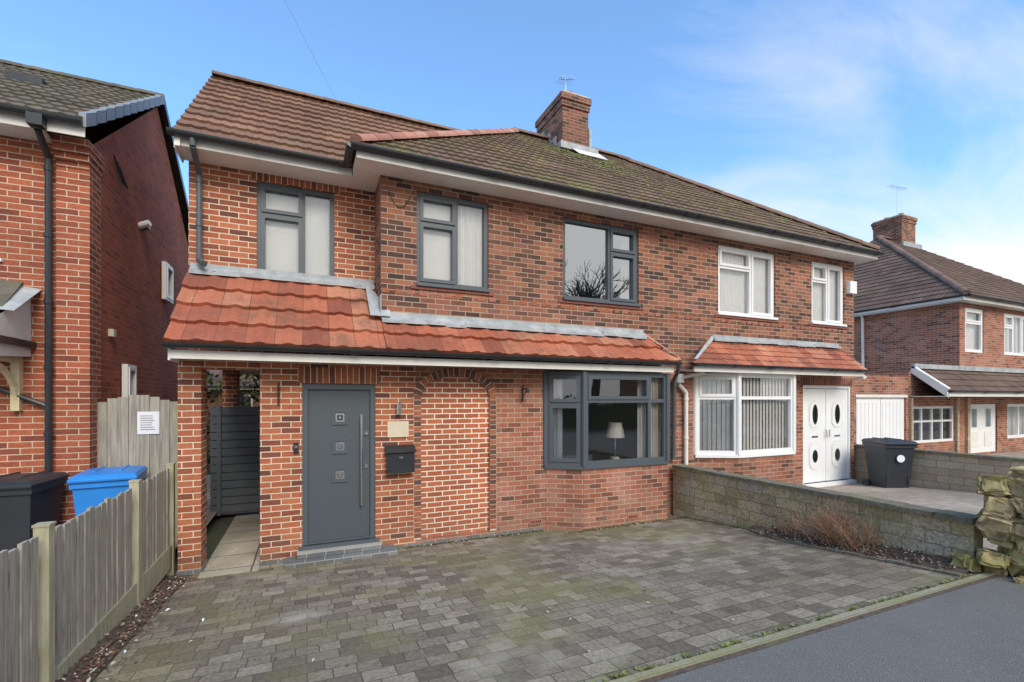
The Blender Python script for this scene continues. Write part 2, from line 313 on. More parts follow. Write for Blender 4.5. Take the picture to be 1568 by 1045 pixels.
def chimney(name,parent,x0,x1,y0,y1,z0,z1,mat,pots=2):
    c=MB(); c.box(x0,x1,y0,y1,z0,z1-.35,mat); 
    c.box(x0-.03,x1+.03,y0-.03,y1+.03,z1-.35,z1-.20,mat); c.box(x0-.06,x1+.06,y0-.06,y1+.06,z1-.20,z1-.06,mat); c.box(x0-.02,x1+.02,y0-.02,y1+.02,z1-.06,z1,MORTM)
    for i in range(pots):
        y=y0+(y1-y0)*(i+.5)/pots; c.cyl(((x0+x1)/2,y,z1),((x0+x1)/2,y,z1+.16),.11,TERR,12,.09); c.cyl(((x0+x1)/2,y,z1+.16),((x0+x1)/2,y,z1+.2),.105,TERR,12)
    return c.build(name,parent)
def antenna(name,parent,x,y,z,h,w):
    a=MB(); a.cyl((x,y,z),(x,y,z+h),.014,STEEL,6)
    a.cyl((x-w*.5,y,z+h-.08),(x+w*.5,y-.1,z+h-.06),.008,STEEL,6)
    for i in range(9):
        t=-.5+i/8; a.cyl((x+w*t,y-.16-.05*t,z+h-.07),(x+w*t,y+.16-.05*t,z+h-.07),.005,STEEL,5)
        if i%3==0: a.cyl((x+w*t,y-.05,z+h-.18),(x+w*t,y-.05,z+h+.05),.005,STEEL,5)
    a.build(name,parent)

# ------------------------------------------------------------------ GROUND
SL=.42/4.3
def gz(y): return .42 if y<2.2 else (0 if y>6.5 else (6.5-y)*SL)
g=MB()
ys=[-300,2.2,6.5,400]
for a,b in zip(ys,ys[1:]): g.face([(-300,a,gz(a)),(300,a,gz(a)),(300,b,gz(b)),(-300,b,gz(b))],GRASS)
g.build('ground')
d=MB(); 
d.face([(-1.27,2.3,gz(2.3)+.012),(5.98,2.3,gz(2.3)+.012),(5.98,6.5,.012),(-1.27,6.5,.012)],PAVE)
d.face([(-1.27,6.5,.012),(5.98,6.5,.012),(5.98,6.62,.012),(-1.27,6.62,.012)],PAVE)
d.build('driveway')
rd=MB(); rd.face([(-60,-6,.424),(60,-6,.424),(60,2.2,.424),(-60,2.2,.424)],TAR); rd.build('road')
k=MB(); k.box(-1.5,6.0,2.24,2.3,.3,.434,EDGE); k.box(6.6,40,2.24,2.3,.3,.434,EDGE); k.face([(-1.5,2.2,.426),(6.0,2.2,.426),(6.0,2.24,.428),(-1.5,2.24,.428)],SOIL); k.build('edging_kerb')
s=MB()
for a,b in ((2.3,6.5),(6.5,6.62)):
    s.face([(-1.52,a,gz(a)+.03),(-1.27,a,gz(a)+.02),(-1.27,b,gz(b)+.02),(-1.52,b,gz(b)+.03)],SOIL)
s.box(-1.30,-1.26,2.3,6.5,0,.02,EDGE)
s.build('soil_border')
s=MB()
n=14
def xx(y): return 5.66+max(0,(y-4.2))*.4
for i in range(n):
    a=2.35+(4.9-2.35)*i/n;b=2.35+(4.9-2.35)*(i+1)/n
    s.face([(xx(a),a,gz(a)+.02),(6.02,a,gz(a)+.10),(6.02,b,gz(b)+.10),(xx(b),b,gz(b)+.02)],SOIL)
s.build('planting_bed')
s=MB()
for i in range(12):
    a=2.35+(4.9-2.35)*i/12; b=a+.19
    xa=5.62+max(0,(a-4.2))*.4; xb=5.62+max(0,(b-4.2))*.4
    z=gz(a)+R.uniform(.03,.05)
    s.face([(xa,a,z),(xa+.06,a,z),(xb+.06,b,z-.015),(xb,b,z-.015)],COPE); s.face([(xa,a,z-.08),(xa,a,z),(xb,b,z-.015),(xb,b,z-.1)],COPE); s.face([(xa,a,z-.08),(xa+.06,a,z-.08),(xa+.06,a,z),(xa,a,z)],COPE)
s.build('stone_edging')
lf=MB()
def leaf(x,y,z):
    r=R.uniform(.008,.022); a=R.uniform(0,6.28); t=R.uniform(-.5,.5)
    lf.face([(x+r*math.cos(a),y+r*math.sin(a),z+t*r),(x-r*.5*math.sin(a),y+r*.5*math.cos(a),z+.004),(x-r*math.cos(a),y-r*math.sin(a),z-t*r+.006),(x+r*.5*math.sin(a),y-r*.5*math.cos(a),z+.012)],R.choice((LEAF,LEAFD,LEAFD,LEAFD,SLAB)) if R.random()<.985 else PAPER)
for i in range(1500):
    y=R.uniform(2.4,6.5); x=-1.27-abs(R.gauss(0,.1)) if R.random()<.85 else -1.27+abs(R.gauss(0,.06)); leaf(max(x,-1.46),y,gz(y)+.04)
for i in range(1300):
    y=R.uniform(2.45,4.6); x=R.uniform(5.68,6.0); leaf(x,y,gz(y)+.03+(x-5.66)*.24)
for i in range(160):
    y=R.uniform(2.4,6.4); x=R.uniform(-1.2,5.9); leaf(x,y,gz(y)+.02)
for i in range(260):
    x=R.uniform(1.15,3.4); leaf(x,6.58-abs(R.gauss(0,.035)),.02)
for i in range(260):
    x=R.uniform(3.6,5.95); leaf(x,6.22-abs(R.gauss(0,.04)),gz(6.2)+.02)
lf.build('fallen_leaves')
ms=MB()
for i in range(1100):
    t=R.random()
    if t<.3: x=R.uniform(1.15,3.4); y=6.585-abs(R.gauss(0,.02))
    elif t<.5: x=R.uniform(3.9,5.95); y=6.235-abs(R.gauss(0,.02))
    elif t<.7: y=R.uniform(4.7,6.2); x=5.975-abs(R.gauss(0,.02))
    else: x=R.uniform(-1.2,6.0); y=2.31+abs(R.gauss(0,.015))
    r=R.uniform(.01,.026); z=gz(y)+.012
    for j in range(3):
        a=R.uniform(0,6.28); ms.face([(x,y,z),(x+r*math.cos(a),y+r*math.sin(a),z+r*.9),(x+r*math.cos(a+.9),y+r*math.sin(a+.9),z+r*.6)],MOSS)
ms.build('moss')
pv=MB(); pv.face([(-1.16,6.62,.015),(-.54,6.62,.015),(-.54,9.6,.015),(-1.16,9.6,.015)],SLAB); pv.box(-1.16,-.54,6.4,6.62,.0,.03,SLAB); pv.build('passage_paving')
nd=MB()
nd.face([(6.2,2.3,gz(2.3)+.1),(11.4,2.3,gz(2.3)+.1),(11.4,6.6,.2),(6.2,6.6,.2)],PAVN); nd.face([(11.65,2.3,gz(2.3)+.02),(30,2.3,gz(2.3)+.02),(30,8.0,.22),(11.65,8.0,.22)],PAVN)
nd.build('neighbour_driveway')
nd=MB(); nd.face([(-9,2.3,gz(2.3)+.05),(-1.55,2.3,gz(2.3)+.05),(-1.55,7.6,.15),(-9,7.6,.15)],PAVN); nd.face([(-2.5,7.6,.15),(-1.41,7.6,.15),(-1.41,14,.15),(-2.5,14,.15)],PAVN); nd.build('side_path')

# ------------------------------------------------------------------ MAIN HOUSE (semi + adjoining semi)
H=empty('brick_house')
W=6.6; XL=.923; XR=11.3; E=7.2; SZ=5.155
w=MB()
wall(w,(-.539,W),X_,F_,1.94,-.1,2.6,[(.482,1.392,.195,2.29)],B_new,off=.1)
w.box(-1.39,-1.158,W,W+.34,-.1,2.6,B_new)
w.box(-1.158,-.539,W+.02,W+.2,2.45,2.6,B_new)
w.face([(-.539,W,-.1),(-.539,9.5,-.1),(-.539,9.5,2.6),(-.539,W,2.6)],B_new)
w.box(-1.39,-1.16,9.75,10.1,-.1,2.6,B_new)
ox=1.401; ATOP=2.44
wall(w,(ox,W),X_,F_,3.46-ox,-.1,2.6,[(1.48-ox,2.518-ox,.1,ATOP)],B_old2,rev=.06,off=ox)
NA=24; cx=(1.48+2.518)/2; hw=(2.518-1.48)/2
def az(x): 
    t=max(0,1-((x-cx)/hw)**2); return 2.13+.29*t**.5
for i in range(NA):
    a=1.48+2*hw*i/NA;b=1.48+2*hw*(i+1)/NA
    w.face([(a,W,az(a)),(b,W,az(b)),(b,W,ATOP),(a,W,ATOP)],B_old2)
    w.face([(a,W,az(a)),(b,W,az(b)),(b,W+.06,az(b)),(a,W+.06,az(a))],B_old2)
w.face([(1.48,W+.05,.1),(2.518,W+.05,.1),(2.518,W+.05,ATOP),(1.48,W+.05,ATOP)],B_inf)
z=.13
for (a,b) in ((1.372,1.478),(2.520,2.626)): w.box(a,b,W-.003,W+.02,.1,2.13,MORTM)
while z<2.08:
    for (a,b) in ((1.378,1.476),(2.522,2.620)):
        w.box(a,b,W-.008,W+.02,z,z+.064,RING[R.randrange(3)])
    z+=.075
path=[(1.48+hw-hw*math.cos(math.pi*i/120),az(1.48+hw-hw*math.cos(math.pi*i/120))) for i in range(121)]
last=path[0]; out=[path[0]]
for p in path[1:]:
    dl=math.hypot(p[0]-last[0],p[1]-last[1])
    if dl>=.068: out.append(p); last=p
ns=[]
for i,p in enumerate(out):
    a=out[max(0,i-1)]; b=out[min(len(out)-1,i+1)]; dx,dz=b[0]-a[0],b[1]-a[1]; l=math.hypot(dx,dz); ns.append((-dz/l,dx/l))
for i in range(len(out)-1):
    a,b=out[i],out[i+1]; h=.115
    o0=(a[0]+ns[i][0]*h,min(a[1]+ns[i][1]*h,2.56)); o1=(b[0]+ns[i+1][0]*h,min(b[1]+ns[i+1][1]*h,2.56))
    w.face([(a[0],W-.003,a[1]),(b[0],W-.003,b[1]),(o1[0],W-.003,o1[1]),(o0[0],W-.003,o0[1])],MORTM)
    L_=lambda p,q,t:(p[0]+(q[0]-p[0])*t,p[1]+(q[1]-p[1])*t)
    a2=L_(a,b,.08);b2=L_(a,b,.92);c2=L_(o0,o1,.92);d2=L_(o0,o1,.08)
    w.face([(q[0],W-.008,q[1]) for q in (a2,b2,c2,d2)],RING[R.randrange(3)])
wall(w,(5.8,W),X_,F_,9.0-5.8,-.1,2.6,[(6.6-5.8,9.0-5.8,-.1,2.55)],B_old2,off=5.8)
wall(w,(9.0,W),X_,F_,XR-9.0,-.1,2.6,[(.58,2.2,.28,2.375)],B_old2,off=9)
wall(w,(XL,W),X_,F_,XR-XL,2.6,5.2,[(1.416-XL,2.498-XL,3.71,5.03),(3.779-XL,5.291-XL,3.71,5.03),(7.165-XL,8.728-XL,3.70,5.03),(9.855-XL,10.954-XL,3.70,5.03)],B_old,rev=.10,off=XL)
w.box(3.46,5.8,W,W+.1,2.5,2.6,B_old2); w.box(6.6,9.0,W,W+.1,2.53,2.6,B_old2)
w.face([(XL,W,2.6),(XL,14,2.6),(XL,14,5.2),(XL,W,5.2)],B_old)
w.face([(XR,W,-.1),(XR,14,-.1),(XR,14,5.2),(XR,W,5.2)],B_old)
w.face([(XL,14,-.1),(XR,14,-.1),(XR,14,5.2),(XL,14,5.2)],B_old)
w.face([(XL,9.5,-.1),(XL,14,-.1),(XL,14,2.6),(XL,9.5,2.6)],B_old)
w.face([(-.539,9.5,-.1),(XL,9.5,-.1),(XL,9.5,2.6),(-.539,9.5,2.6)],B_new)
wall(w,(-1.4,E),X_,F_,XL+1.4,2.62,5.24,[(-.627+1.4,.358+1.4,3.73,5.05)],B_new,rev=.1)
w.face([(-1.4,E,2.6),(-1.4,11.4,2.6),(-1.4,11.4,5.2),(-1.4,9.3,7.4),(-1.4,E,5.2)],B_new)
w.face([(-1.4,11.4,2.6),(XL,11.4,2.6),(XL,11.4,5.2),(-1.4,11.4,5.2)],B_new)
w.box(-1.395,XL-.005,W+.02,11.39,2.604,2.66,FASC)
w.box(-.70,.43,E-.005,E+.02,5.053,5.20,B_sold,(0,.05)); w.box(-.11,.91,W-.005,W+.02,2.295,2.505,B_sold,(0,.008))
w.box(9.5,11.28,W-.005,W+.02,2.38,2.55,B_soldo,(0,.03))
for i in range(0,60):
    x=XL+.01+i*.175
    if x<XR-.1 and R.random()<.75: w.box(x,x+.105,W-.005,W+.01,3.555,3.617,RING[1] if R.random()<.5 else TERR)
w.box(-.545,3.40,W-.012,W+.02,-.1,.055,B_blue); w.box(-1.40,-1.15,W-.012,W+.34,-.1,.07,B_blue)
w.build('walls',H)
rm=MB()
rm.box(-.53,XL,9.3,9.4,0,2.6,ROOMW); rm.box(3.0,6.05,9.8,9.9,0,2.6,ROOMW); rm.box(2.9,3.0,6.75,9.9,0,2.6,ROOMW); rm.box(6.1,6.18,6.75,9.9,0,5.1,ROOMW)
rm.box(3.0,6.05,6.72,9.79,.2,.3,ROOMF); rm.box(2.7,11.2,6.65,13.9,2.66,2.75,ROOMW); rm.box(6.2,9.3,9.0,9.1,0,2.6,ROOMW); rm.box(9.2,9.3,6.75,9.0,0,2.6,ROOMW)
rm.box(XL+.02,11.2,9.8,9.9,2.75,5.1,ROOMW); rm.box(2.95,3.05,6.75,9.8,2.75,5.1,ROOMW); rm.box(9.1,9.2,6.75,9.8,2.75,5.1,ROOMW); rm.box(-1.3,XL-.05,9.8,9.9,2.7,5.1,ROOMW)
rm.box(-1.38,11.25,7.3,11.3,5.10,5.13,ROOMW)
rm.box(3.5,4.3,9.76,9.79,1.4,2.0,SOFA); rm.box(3.55,4.25,9.75,9.76,1.45,1.95,CURTB)
rm.build('rooms',H)
fr=MB(); gl=MB(); cu=MB()
A1=[(.60,[(.70,True),(1,True)]),(1,[(1,False)])]
A2=[(.62,[(1,False)]),(1,[(.68,True),(1,True)])]
window(fr,gl,(-.627,E),X_,F_,.985,3.73,5.05,A1,ANTH,fw=.06)
window(fr,gl,(1.416,W),X_,F_,1.082,3.71,5.03,[(.55,[(.70,True),(1,True)]),(1,[(1,False)])],ANTH,fw=.06)
window(fr,gl,(3.779,W),X_,F_,1.512,3.71,5.03,A2,ANTH,fw=.06,gmat=GLASSR)
cu.obox((-.627,E),X_,F_,0,.985,-.135,-.125,3.73,5.05,CURT)
cu.obox((1.416,W),X_,F_,0,.6,-.135,-.125,3.71,5.05,CURT); drape(cu,(1.416,W),X_,F_,.6,1.08,3.71,5.05,-.14,CURT,.11,.015)
drape(cu,(3.779,W),X_,F_,1.25,1.5,3.71,5.05,-.15,CURT,.1,.03)
for sx0,sx1,y in ((-.66,.39,E),(1.38,2.53,W),(3.74,5.33,W)):
    fr.box(sx0+.03,sx1-.03,y-.05,y+.03,3.685,3.728,ANTH)
for sx0,sx1,y in ((1.33,2.58,W),(3.69,5.38,W),(7.07,8.82,W),(9.76,11.04,W)):
    fr.box(sx0,sx1,y-.02,y+.03,3.64,3.684,SILL)
window(fr,gl,(7.165,W),X_,F_,1.563,3.70,5.03,[(.58,[(.72,False),(1,True)]),(1,[(1,True)])],WHITE,fw=.07)
window(fr,gl,(9.855,W),X_,F_,1.099,3.70,5.03,[(.5,[(.72,False),(1,True)]),(1,[(1,True)])],WHITE,fw=.07)
for a,b in ((7.13,8.76),(9.82,10.98)): fr.box(a,b,W-.045,W+.03,3.686,3.73,WHITE)
drape(cu,(7.165,W),X_,F_,0,1.56,3.7,5.05,-.14,CURT,.1,.012); drape(cu,(9.855,W),X_,F_,0,1.1,3.7,5.05,-.14,CURT,.1,.012)
def bay(pts,z0,z1,zb,bm,fm,layouts,gm):
    segs=list(zip(pts,pts[1:]))
    for i,(a,b) in enumerate(segs):
        dv=Vector((b[0]-a[0],b[1]-a[1])); L=dv.length; u=(dv.x/L,dv.y/L); nn=(u[1],-u[0])
        wb.obox(a,u,nn,0,L,-.2,0,-.1,zb,bm)
        wb.obox(a,u,nn,-.01,L+.01,-.12,.035,zb,z0,fm)
        if layouts[i]: window(fr,gl,a,u,nn,L,z0,z1,layouts[i],fm,fw=.075,rec=.0,gmat=gm,sw=.045)
        fr.cyl((a[0],a[1],z0),(a[0],a[1],z1),.045,fm,8)
wb=MB()
bp=[(3.46,W),(3.96,6.25),(5.615,6.25),(5.82,W)]
bay(bp,1.03,2.52,.99,B_old2,ANTH,[[(1,[(.68,True),(1,True)])],[(.80,[(.71,False),(1,True)]),(1,[(.71,False),(1,False)])],[(1,[(1,False)])]],GLASS)
bp2=[(6.594,W),(7.29,6.25),(8.79,6.25),(9.05,W)]
bay(bp2,1.05,2.56,1.0,B_old2,WHITE,[[(1,[(.72,False),(1,True)])],[(1,[(.72,False),(1,False)])],[(1,[(1,False)])]],GLASS)
for b_ in (bp,bp2): wb.face([(b_[0][0],W+.1,2.575)]+[(p[0],p[1],2.575) for p in b_]+[(b_[-1][0],W+.1,2.575)],FASC)
def seg(a,b):
    dv=Vector((b[0]-a[0],b[1]-a[1])); L=dv.length; u=(dv.x/L,dv.y/L); return a,u,(u[1],-u[0]),L
a,u,nn,L=seg(bp[1],bp[2]); drape(cu,a,u,nn,L-.2,L,1.0,2.5,-.15,CURTB,.09,.03); drape(cu,a,u,nn,L-.48,L-.2,1.0,2.5,-.16,CURT,.08,.025)
a,u,nn,L=seg(bp[0],bp[1]); drape(cu,a,u,nn,.05,.26,1.0,2.5,-.15,CURT,.08,.02)
for i in (0,1):
    a,u,nn,L=seg(bp2[i],bp2[i+1])
    m=int(L/.085); st_=L/m
    for j in range(m):
        q=j*st_; q2=q+st_*.985; cu.face([(a[0]+u[0]*q-nn[0]*.12,a[1]+u[1]*q-nn[1]*.12,1.02),(a[0]+u[0]*q2-nn[0]*.14,a[1]+u[1]*q2-nn[1]*.14,1.02),(a[0]+u[0]*q2-nn[0]*.14,a[1]+u[1]*q2-nn[1]*.14,2.5),(a[0]+u[0]*q-nn[0]*.12,a[1]+u[1]*q-nn[1]*.12,2.5)],CURT)
cu.cyl((5.05,6.95,1.0),(5.05,6.95,1.42),.02,STEEL,8); cu.cyl((5.05,6.95,1.40),(5.05,6.95,1.66),.17,SHADE,20,.12)
cu.cyl((5.05,6.95,.85),(5.05,6.95,1.05),.08,SHADE,12); cu.box(4.8,5.4,6.75,7.15,.3,.86,ROOMF)
cu.box(3.2,4.6,7.2,8.0,.3,.75,SOFA); cu.box(3.2,4.6,7.0,7.2,.3,1.1,SOFA)
wb.build('bay_bases',H); fr.build('window_frames',H); gl.build('window_glass',H); cu.build('curtains_and_lamp',H)
dr=MB()
dr.box(-.057,.008,W+.02,W+.12,.195,2.285,ANTH); dr.box(.788,.853,W+.02,W+.12,.195,2.285,ANTH); dr.box(.008,.788,W+.02,W+.12,2.215,2.285,ANTH)
dr.box(.012,.784,W+.05,W+.10,.225,2.21,DOOR); dr.box(-.10,.90,W-.05,W+.12,.15,.195,ANTH); dr.box(.008,.788,W+.03,W+.12,.196,.222,ANTH)
for zc in (1.84,1.455,1.075):
    dr.box(.31,.49,W+.042,W+.06,zc-.09,zc+.09,DOOR); 
    for q in ((.305,.325,zc-.095,zc+.095),(.475,.495,zc-.095,zc+.095)): dr.box(q[0],q[1],W+.036,W+.06,q[2],q[3],ANTH)
    for q in ((zc-.095,zc-.075),(zc+.075,zc+.095)): dr.box(.325,.475,W+.036,W+.06,q[0],q[1],ANTH)
    dr.box(.345,.455,W+.038,W+.05,zc-.055,zc+.055,STEEL); dr.box(.365,.435,W+.034,W+.045,zc-.035,zc+.035,GLASSR)
    dr.box(.385,.415,W+.030,W+.04,zc-.015,zc+.015,STEEL)
dr.cyl((.67,W-.01,.66),(.67,W-.01,1.88),.016,STEEL,10)
for zz in (.78,1.76): dr.cyl((.67,W-.01,zz),(.67,W+.05,zz),.01,STEEL,8)
dr.cyl((.735,W+.03,1.62),(.735,W+.05,1.62),.025,STEEL,12); dr.box(.72,.75,W+.035,W+.05,1.15,1.2,STEEL)
dr.build('front_door',H)
st=MB()
st.box(-.25,1.1,6.3,W-.013,0,.085,B_blue,(0,.0)); st.box(-.12,.92,6.42,W-.014,.085,.15,B_blue,(0,.01)); st.build('door_step',H,bevel=.008)
dn=MB()
x0,x1=9.58,11.2
for a,b in ((x0,x0+.06),(x1-.06,x1)): dn.box(a,b,W+.02,W+.1,.28,2.375,WHITE)
dn.box(x0+.06,x1-.06,W+.02,W+.1,2.31,2.375,WHITE); dn.box(x0-.03,x1+.03,W-.1,W+.1,.2,.28,WHITE)
mid=(x0+x1)/2
for a,b in ((x0+.065,mid-.006),(mid+.006,x1-.065)):
    dn.box(a,b,W+.04,W+.09,.29,2.30,WHITE)
    c=(a+b)/2
    for (za,zb) in ((1.45,2.05),(.55,1.15)):
        pts=[]; r=.19; low = za<1
        for i in range(17):
            t=math.pi*i/16; pts.append((c+r*math.cos(t),zb-r+r*math.sin(t)) if not low else (c+r*math.cos(t),za+r-r*math.sin(t)))
        if not low: poly=pts+[(c-r,za+.1),(c-r*.5,za),(c+r*.5,za),(c+r,za+.1)]
        else: poly=pts+[(c-r,zb-.1),(c-r*.5,zb),(c+r*.5,zb),(c+r,zb-.1)]
        dn.face([(p[0],W+.034,p[1]) for p in poly],FASC)
        dn.face([(c+(p[0]-c)*.9,W+.031,(za+zb)/2+(p[1]-(za+zb)/2)*.93) for p in poly],WHITE)
        cz=(za+zb)/2; 
        dn.face([(c+.09*math.cos(2*math.pi*i/20),W+.028,cz+(.22 if not low else .14)*math.sin(2*math.pi*i/20)) for i in range(20)],GREYP)
        dn.face([(c+.075*math.cos(2*math.pi*i/20),W+.026,cz+(.20 if not low else .12)*math.sin(2*math.pi*i/20)) for i in range(20)],GLASSR)
    dn.box(c-.1,c+.1,W+.034,W+.05,1.25,1.29,STEEL)
dn.box(mid-.02,mid+.02,W+.025,W+.04,.3,2.29,WHITE)
dn.cyl((mid-.06,W,1.25),(mid-.06,W,1.42),.012,STEEL,8); dn.cyl((mid+.06,W,1.25),(mid+.06,W,1.42),.012,STEEL,8)
dn.build('double_doors',H)
# ---- roofs
sl=.775; c=1/math.sqrt(1+sl*sl); s_=sl*c; D=4.0
tiles('roof_front',H,(.50,6.17,5.28),(1,0,0),(0,c,s_),11.1,4.04/c,.30,T_old,.15,.010,[((.55,6.2,0),(-1,1,0)),((11.5,6.2,0),(1,1,0))],seed=2,jit=.0025)
tiles('roof_hip_left',H,(.52,14.2,5.28),(0,-1,0),(c,0,s_),8.05,4.04/c,.30,T_old,.15,.010,[((.55,6.2,0),(1,-1,0)),((.55,14.2,0),(1,1,0))],seed=3,jit=.0025)
tiles('roof_hip_right',H,(11.53,6.15,5.28),(0,1,0),(-c,0,s_),8.05,4.04/c,.30,T_old,.15,.010,[((11.5,6.2,0),(-1,-1,0)),((11.5,14.2,0),(-1,1,0))],seed=4,jit=.0025)
rb=MB(); zr=5.3+sl*D
rb.face([(.55,14.2,5.3),(11.5,14.2,5.3),(7.5,10.2,zr),(4.55,10.2,zr)],T_old)
rb.face([(-1.5,11.85,5.3),(4,11.85,5.3),(4,9.3,7.54),(-1.5,9.3,7.54)],T_ext)
rb.build('roof_back',H)
se=.88; ce=1/math.sqrt(1+se*se)
tiles('roof_extension',H,(-1.47,6.72,5.27),(1,0,0),(0,ce,se*ce),4.87,2.58/ce,.30,T_ext,.15,.010,seed=5,lip=.038,jit=.002)
rg=MB()
ridge(rg,(.56,6.21,5.36),(4.55,10.2,zr+.06),.10,T_hip); ridge(rg,(11.48,6.21,5.36),(7.5,10.2,zr+.06),.10,T_hipb)
ridge(rg,(4.5,10.2,zr+.06),(7.55,10.2,zr+.06),.10,T_hipb); ridge(rg,(-1.47,9.3,7.585),(3.4,9.3,7.585),.085,T_hipb,j0=.002)
rg.build('ridge_tiles',H)
mo_=MB()
for i in range(420):
    x=R.gauss(5.9,.75); t=abs(R.gauss(0,.9)); y=9.4-t
    if y<6.4: continue
    zc=5.3+sl*(y-6.2)+.045; r=R.uniform(.015,.05)
    for j in range(4):
        a=R.uniform(0,6.28); mo_.face([(x,y,zc+.015),(x+r*math.cos(a),y+r*math.sin(a),zc+sl*r*math.sin(a)+.005),(x+r*math.cos(a+1.2),y+r*math.sin(a+1.2),zc+sl*r*math.sin(a+1.2)+.005)],MOSS)
mo_.build('roof_moss',H)
vg=MB()
def vq(x0,x1,y0,z0,y1,z1,h,mat):
    a=[(x0,y0,z0),(x1,y0,z0),(x1,y1,z1),(x0,y1,z1)]; b=[(p[0],p[1],p[2]-h) for p in a]
    vg.face(a,mat); vg.face(b,mat); vg.face([a[0],a[3],b[3],b[0]],mat); vg.face([a[1],a[2],b[2],b[1]],mat); vg.face([a[0],a[1],b[1],b[0]],mat)
vq(-1.46,-1.40,6.75,5.25,9.3,5.25+2.55*se,.12,FASC)
vg.box(XL-.35,11.5,6.23,6.25,SZ,5.245,FASC); vg.box(XL-.35,11.5,6.25,W-.002,SZ,SZ+.02,FASC); vg.box(XR+.002,11.5,W,14,SZ,SZ+.02,FASC); vg.box(11.48,11.5,6.25,14,SZ+.021,5.245,FASC)
vg.box(XL-.35,XL-.33,6.25,6.78,SZ+.021,5.245,FASC); vg.box(XL-.35,XL-.002,W,E,SZ+.001,SZ+.02,FASC)
vg.box(-1.46,XL-.36,6.79,6.81,5.155,5.26,FASC); vg.box(-1.46,XL-.35,6.81,E-.002,5.156,5.175,FASC); vg.box(-1.47,-1.45,6.79,E,5.12,5.262,FASC)
vg.box(-1.37,5.68,6.17,6.19,2.535,2.63,FASC); vg.box(-1.37,5.68,6.19,W-.009,2.575,2.59,FASC); vg.box(-1.39,-1.37,6.17,E,2.515,2.66,FASC)
vg.box(6.1,10.85,6.13,6.15,2.56,2.66,FASC); vg.box(6.1,10.85,6.15,W-.009,2.585,2.595,FASC); 
vg.build('fascias_and_soffits',H)
lc=.95; cc=1/math.sqrt(1+lc*lc)
tiles('canopy_roof_wide',H,(-1.40,6.12,2.715),(1,0,0),(0,cc,lc*cc),XL+1.40,1.05/cc,.36,T_red,.30,.024,seed=6,lip=.05,jit=.003)
tiles('canopy_roof',H,(XL,6.12,2.715),(1,0,0),(0,cc,lc*cc),5.75-XL,.46/cc,.345,T_red,.30,.024,[((5.75,6.12,0),(1,.75,0))],seed=7,lip=.05,jit=.003)
tiles('canopy_roof_end',H,(5.75,6.12,2.72),(0,1,0),(-cc,0,lc*cc),.5,.5/cc,.345,T_red,.15,.01,[((5.75,6.12,0),(-1,-.75,0)),((5.75,6.595,0),(0,1,0))],seed=7,lip=.03)
tiles('neighbour_canopy_roof',H,(6.03,6.10,2.70),(1,0,0),(0,cc,lc*cc),10.88-6.03,.50/cc,.16,T_red,.17,.010,[((6.03,6.1,0),(-1,1.7,0)),((10.9,6.1,0),(1,.15,0))],seed=8,lip=.02)
ld=MB()
def flash(x0,x1,y,z,drop):
    ld.box(x0,x1,y-.012,y-.002,z,z+.11,LEAD)
    yy=y-.01
    k=int((x1-x0)/.3)+1
    for i in range(k):
        a=x0+(x1-x0)*i/k; b=x0+(x1-x0)*(i+1)/k; j=R.uniform(-.012,.012)
        ld.face([(a,yy,z+.06),(b,yy,z+.06),(b,yy-drop,z+.06-drop*lc+.03+j),(a,yy-drop,z+.06-drop*lc+.03+j)],LEAD)
        ld.face([(a,yy-drop,z+.0-drop*lc+.05+j),(b,yy-drop,z+.0-drop*lc+.05+j),(b,yy-drop,z+.06-drop*lc+.03+j),(a,yy-drop,z+.06-drop*lc+.03+j)],LEAD)
flash(-1.38,XL-.02,E,3.74,.10); flash(XL,5.38,W,3.18,.11); flash(7.0,10.75,W,3.19,.06)
ld.box(XL-.015,XL-.003,W-.08,E,3.2,3.5,LEAD)
ld.face([(XL-.15,W-.1,3.21),(XL+.12,W-.1,3.21),(XL+.12,W,3.32),(XL-.15,E,3.83)],LEAD)
ld.face([(6.06,6.10,2.77),(6.13,6.09,2.77),(7.08,W-.01,3.25),(6.98,W-.01,3.27)],LEAD)
ld.face([(5.70,6.09,2.79),(5.78,6.12,2.77),(5.42,W-.01,3.24),(5.34,W-.01,3.24)],T_hip)
ld.build('lead_flashing',H)
gt=MB()
gutter(gt,(.50,6.17,5.285),(11.55,6.17,5.285),BLK); gutter(gt,(.50,6.15,5.285),(.50,6.75,5.285),BLK); gutter(gt,(-1.52,6.72,5.285),(.5,6.72,5.285),BLK)
gutter(gt,(-1.42,6.10,2.70),(5.76,6.10,2.70),BLK,.052); gutter(gt,(6.03,6.08,2.70),(10.9,6.08,2.70),BLK,.05)
pipe(gt,[(-1.27,6.73,5.24),(-1.27,6.74,5.15),(-1.27,7.13,4.98),(-1.27,7.13,3.86)],.034,GREYP); gt.cyl((-1.27,7.13,3.88),(-1.2,7.0,3.80),.04,GREYP,10)
pipe(gt,[(5.73,6.1,2.66),(5.80,6.2,2.55),(6.02,6.52,2.45),(6.02,6.54,1.0)],.034,GREYP)
pipe(gt,[(6.12,6.52,2.5),(6.12,6.52,2.35),(6.30,6.53,2.2),(6.30,6.53,.8)],.036,FASC); gt.cyl((6.12,6.5,2.38),(6.12,6.5,2.53),.075,FASC,12); gt.cyl((6.12,6.5,2.46),(6.5,6.3,2.56),.03,FASC,10)
gt.cyl((10.9,6.15,2.55),(11.15,6.5,2.5),.035,FASC,10)
gt.build('gutters_and_pipes',H)
chimney('chimney',H,5.43,6.13,9.5,10.75,7.4,9.25,B_old,2)
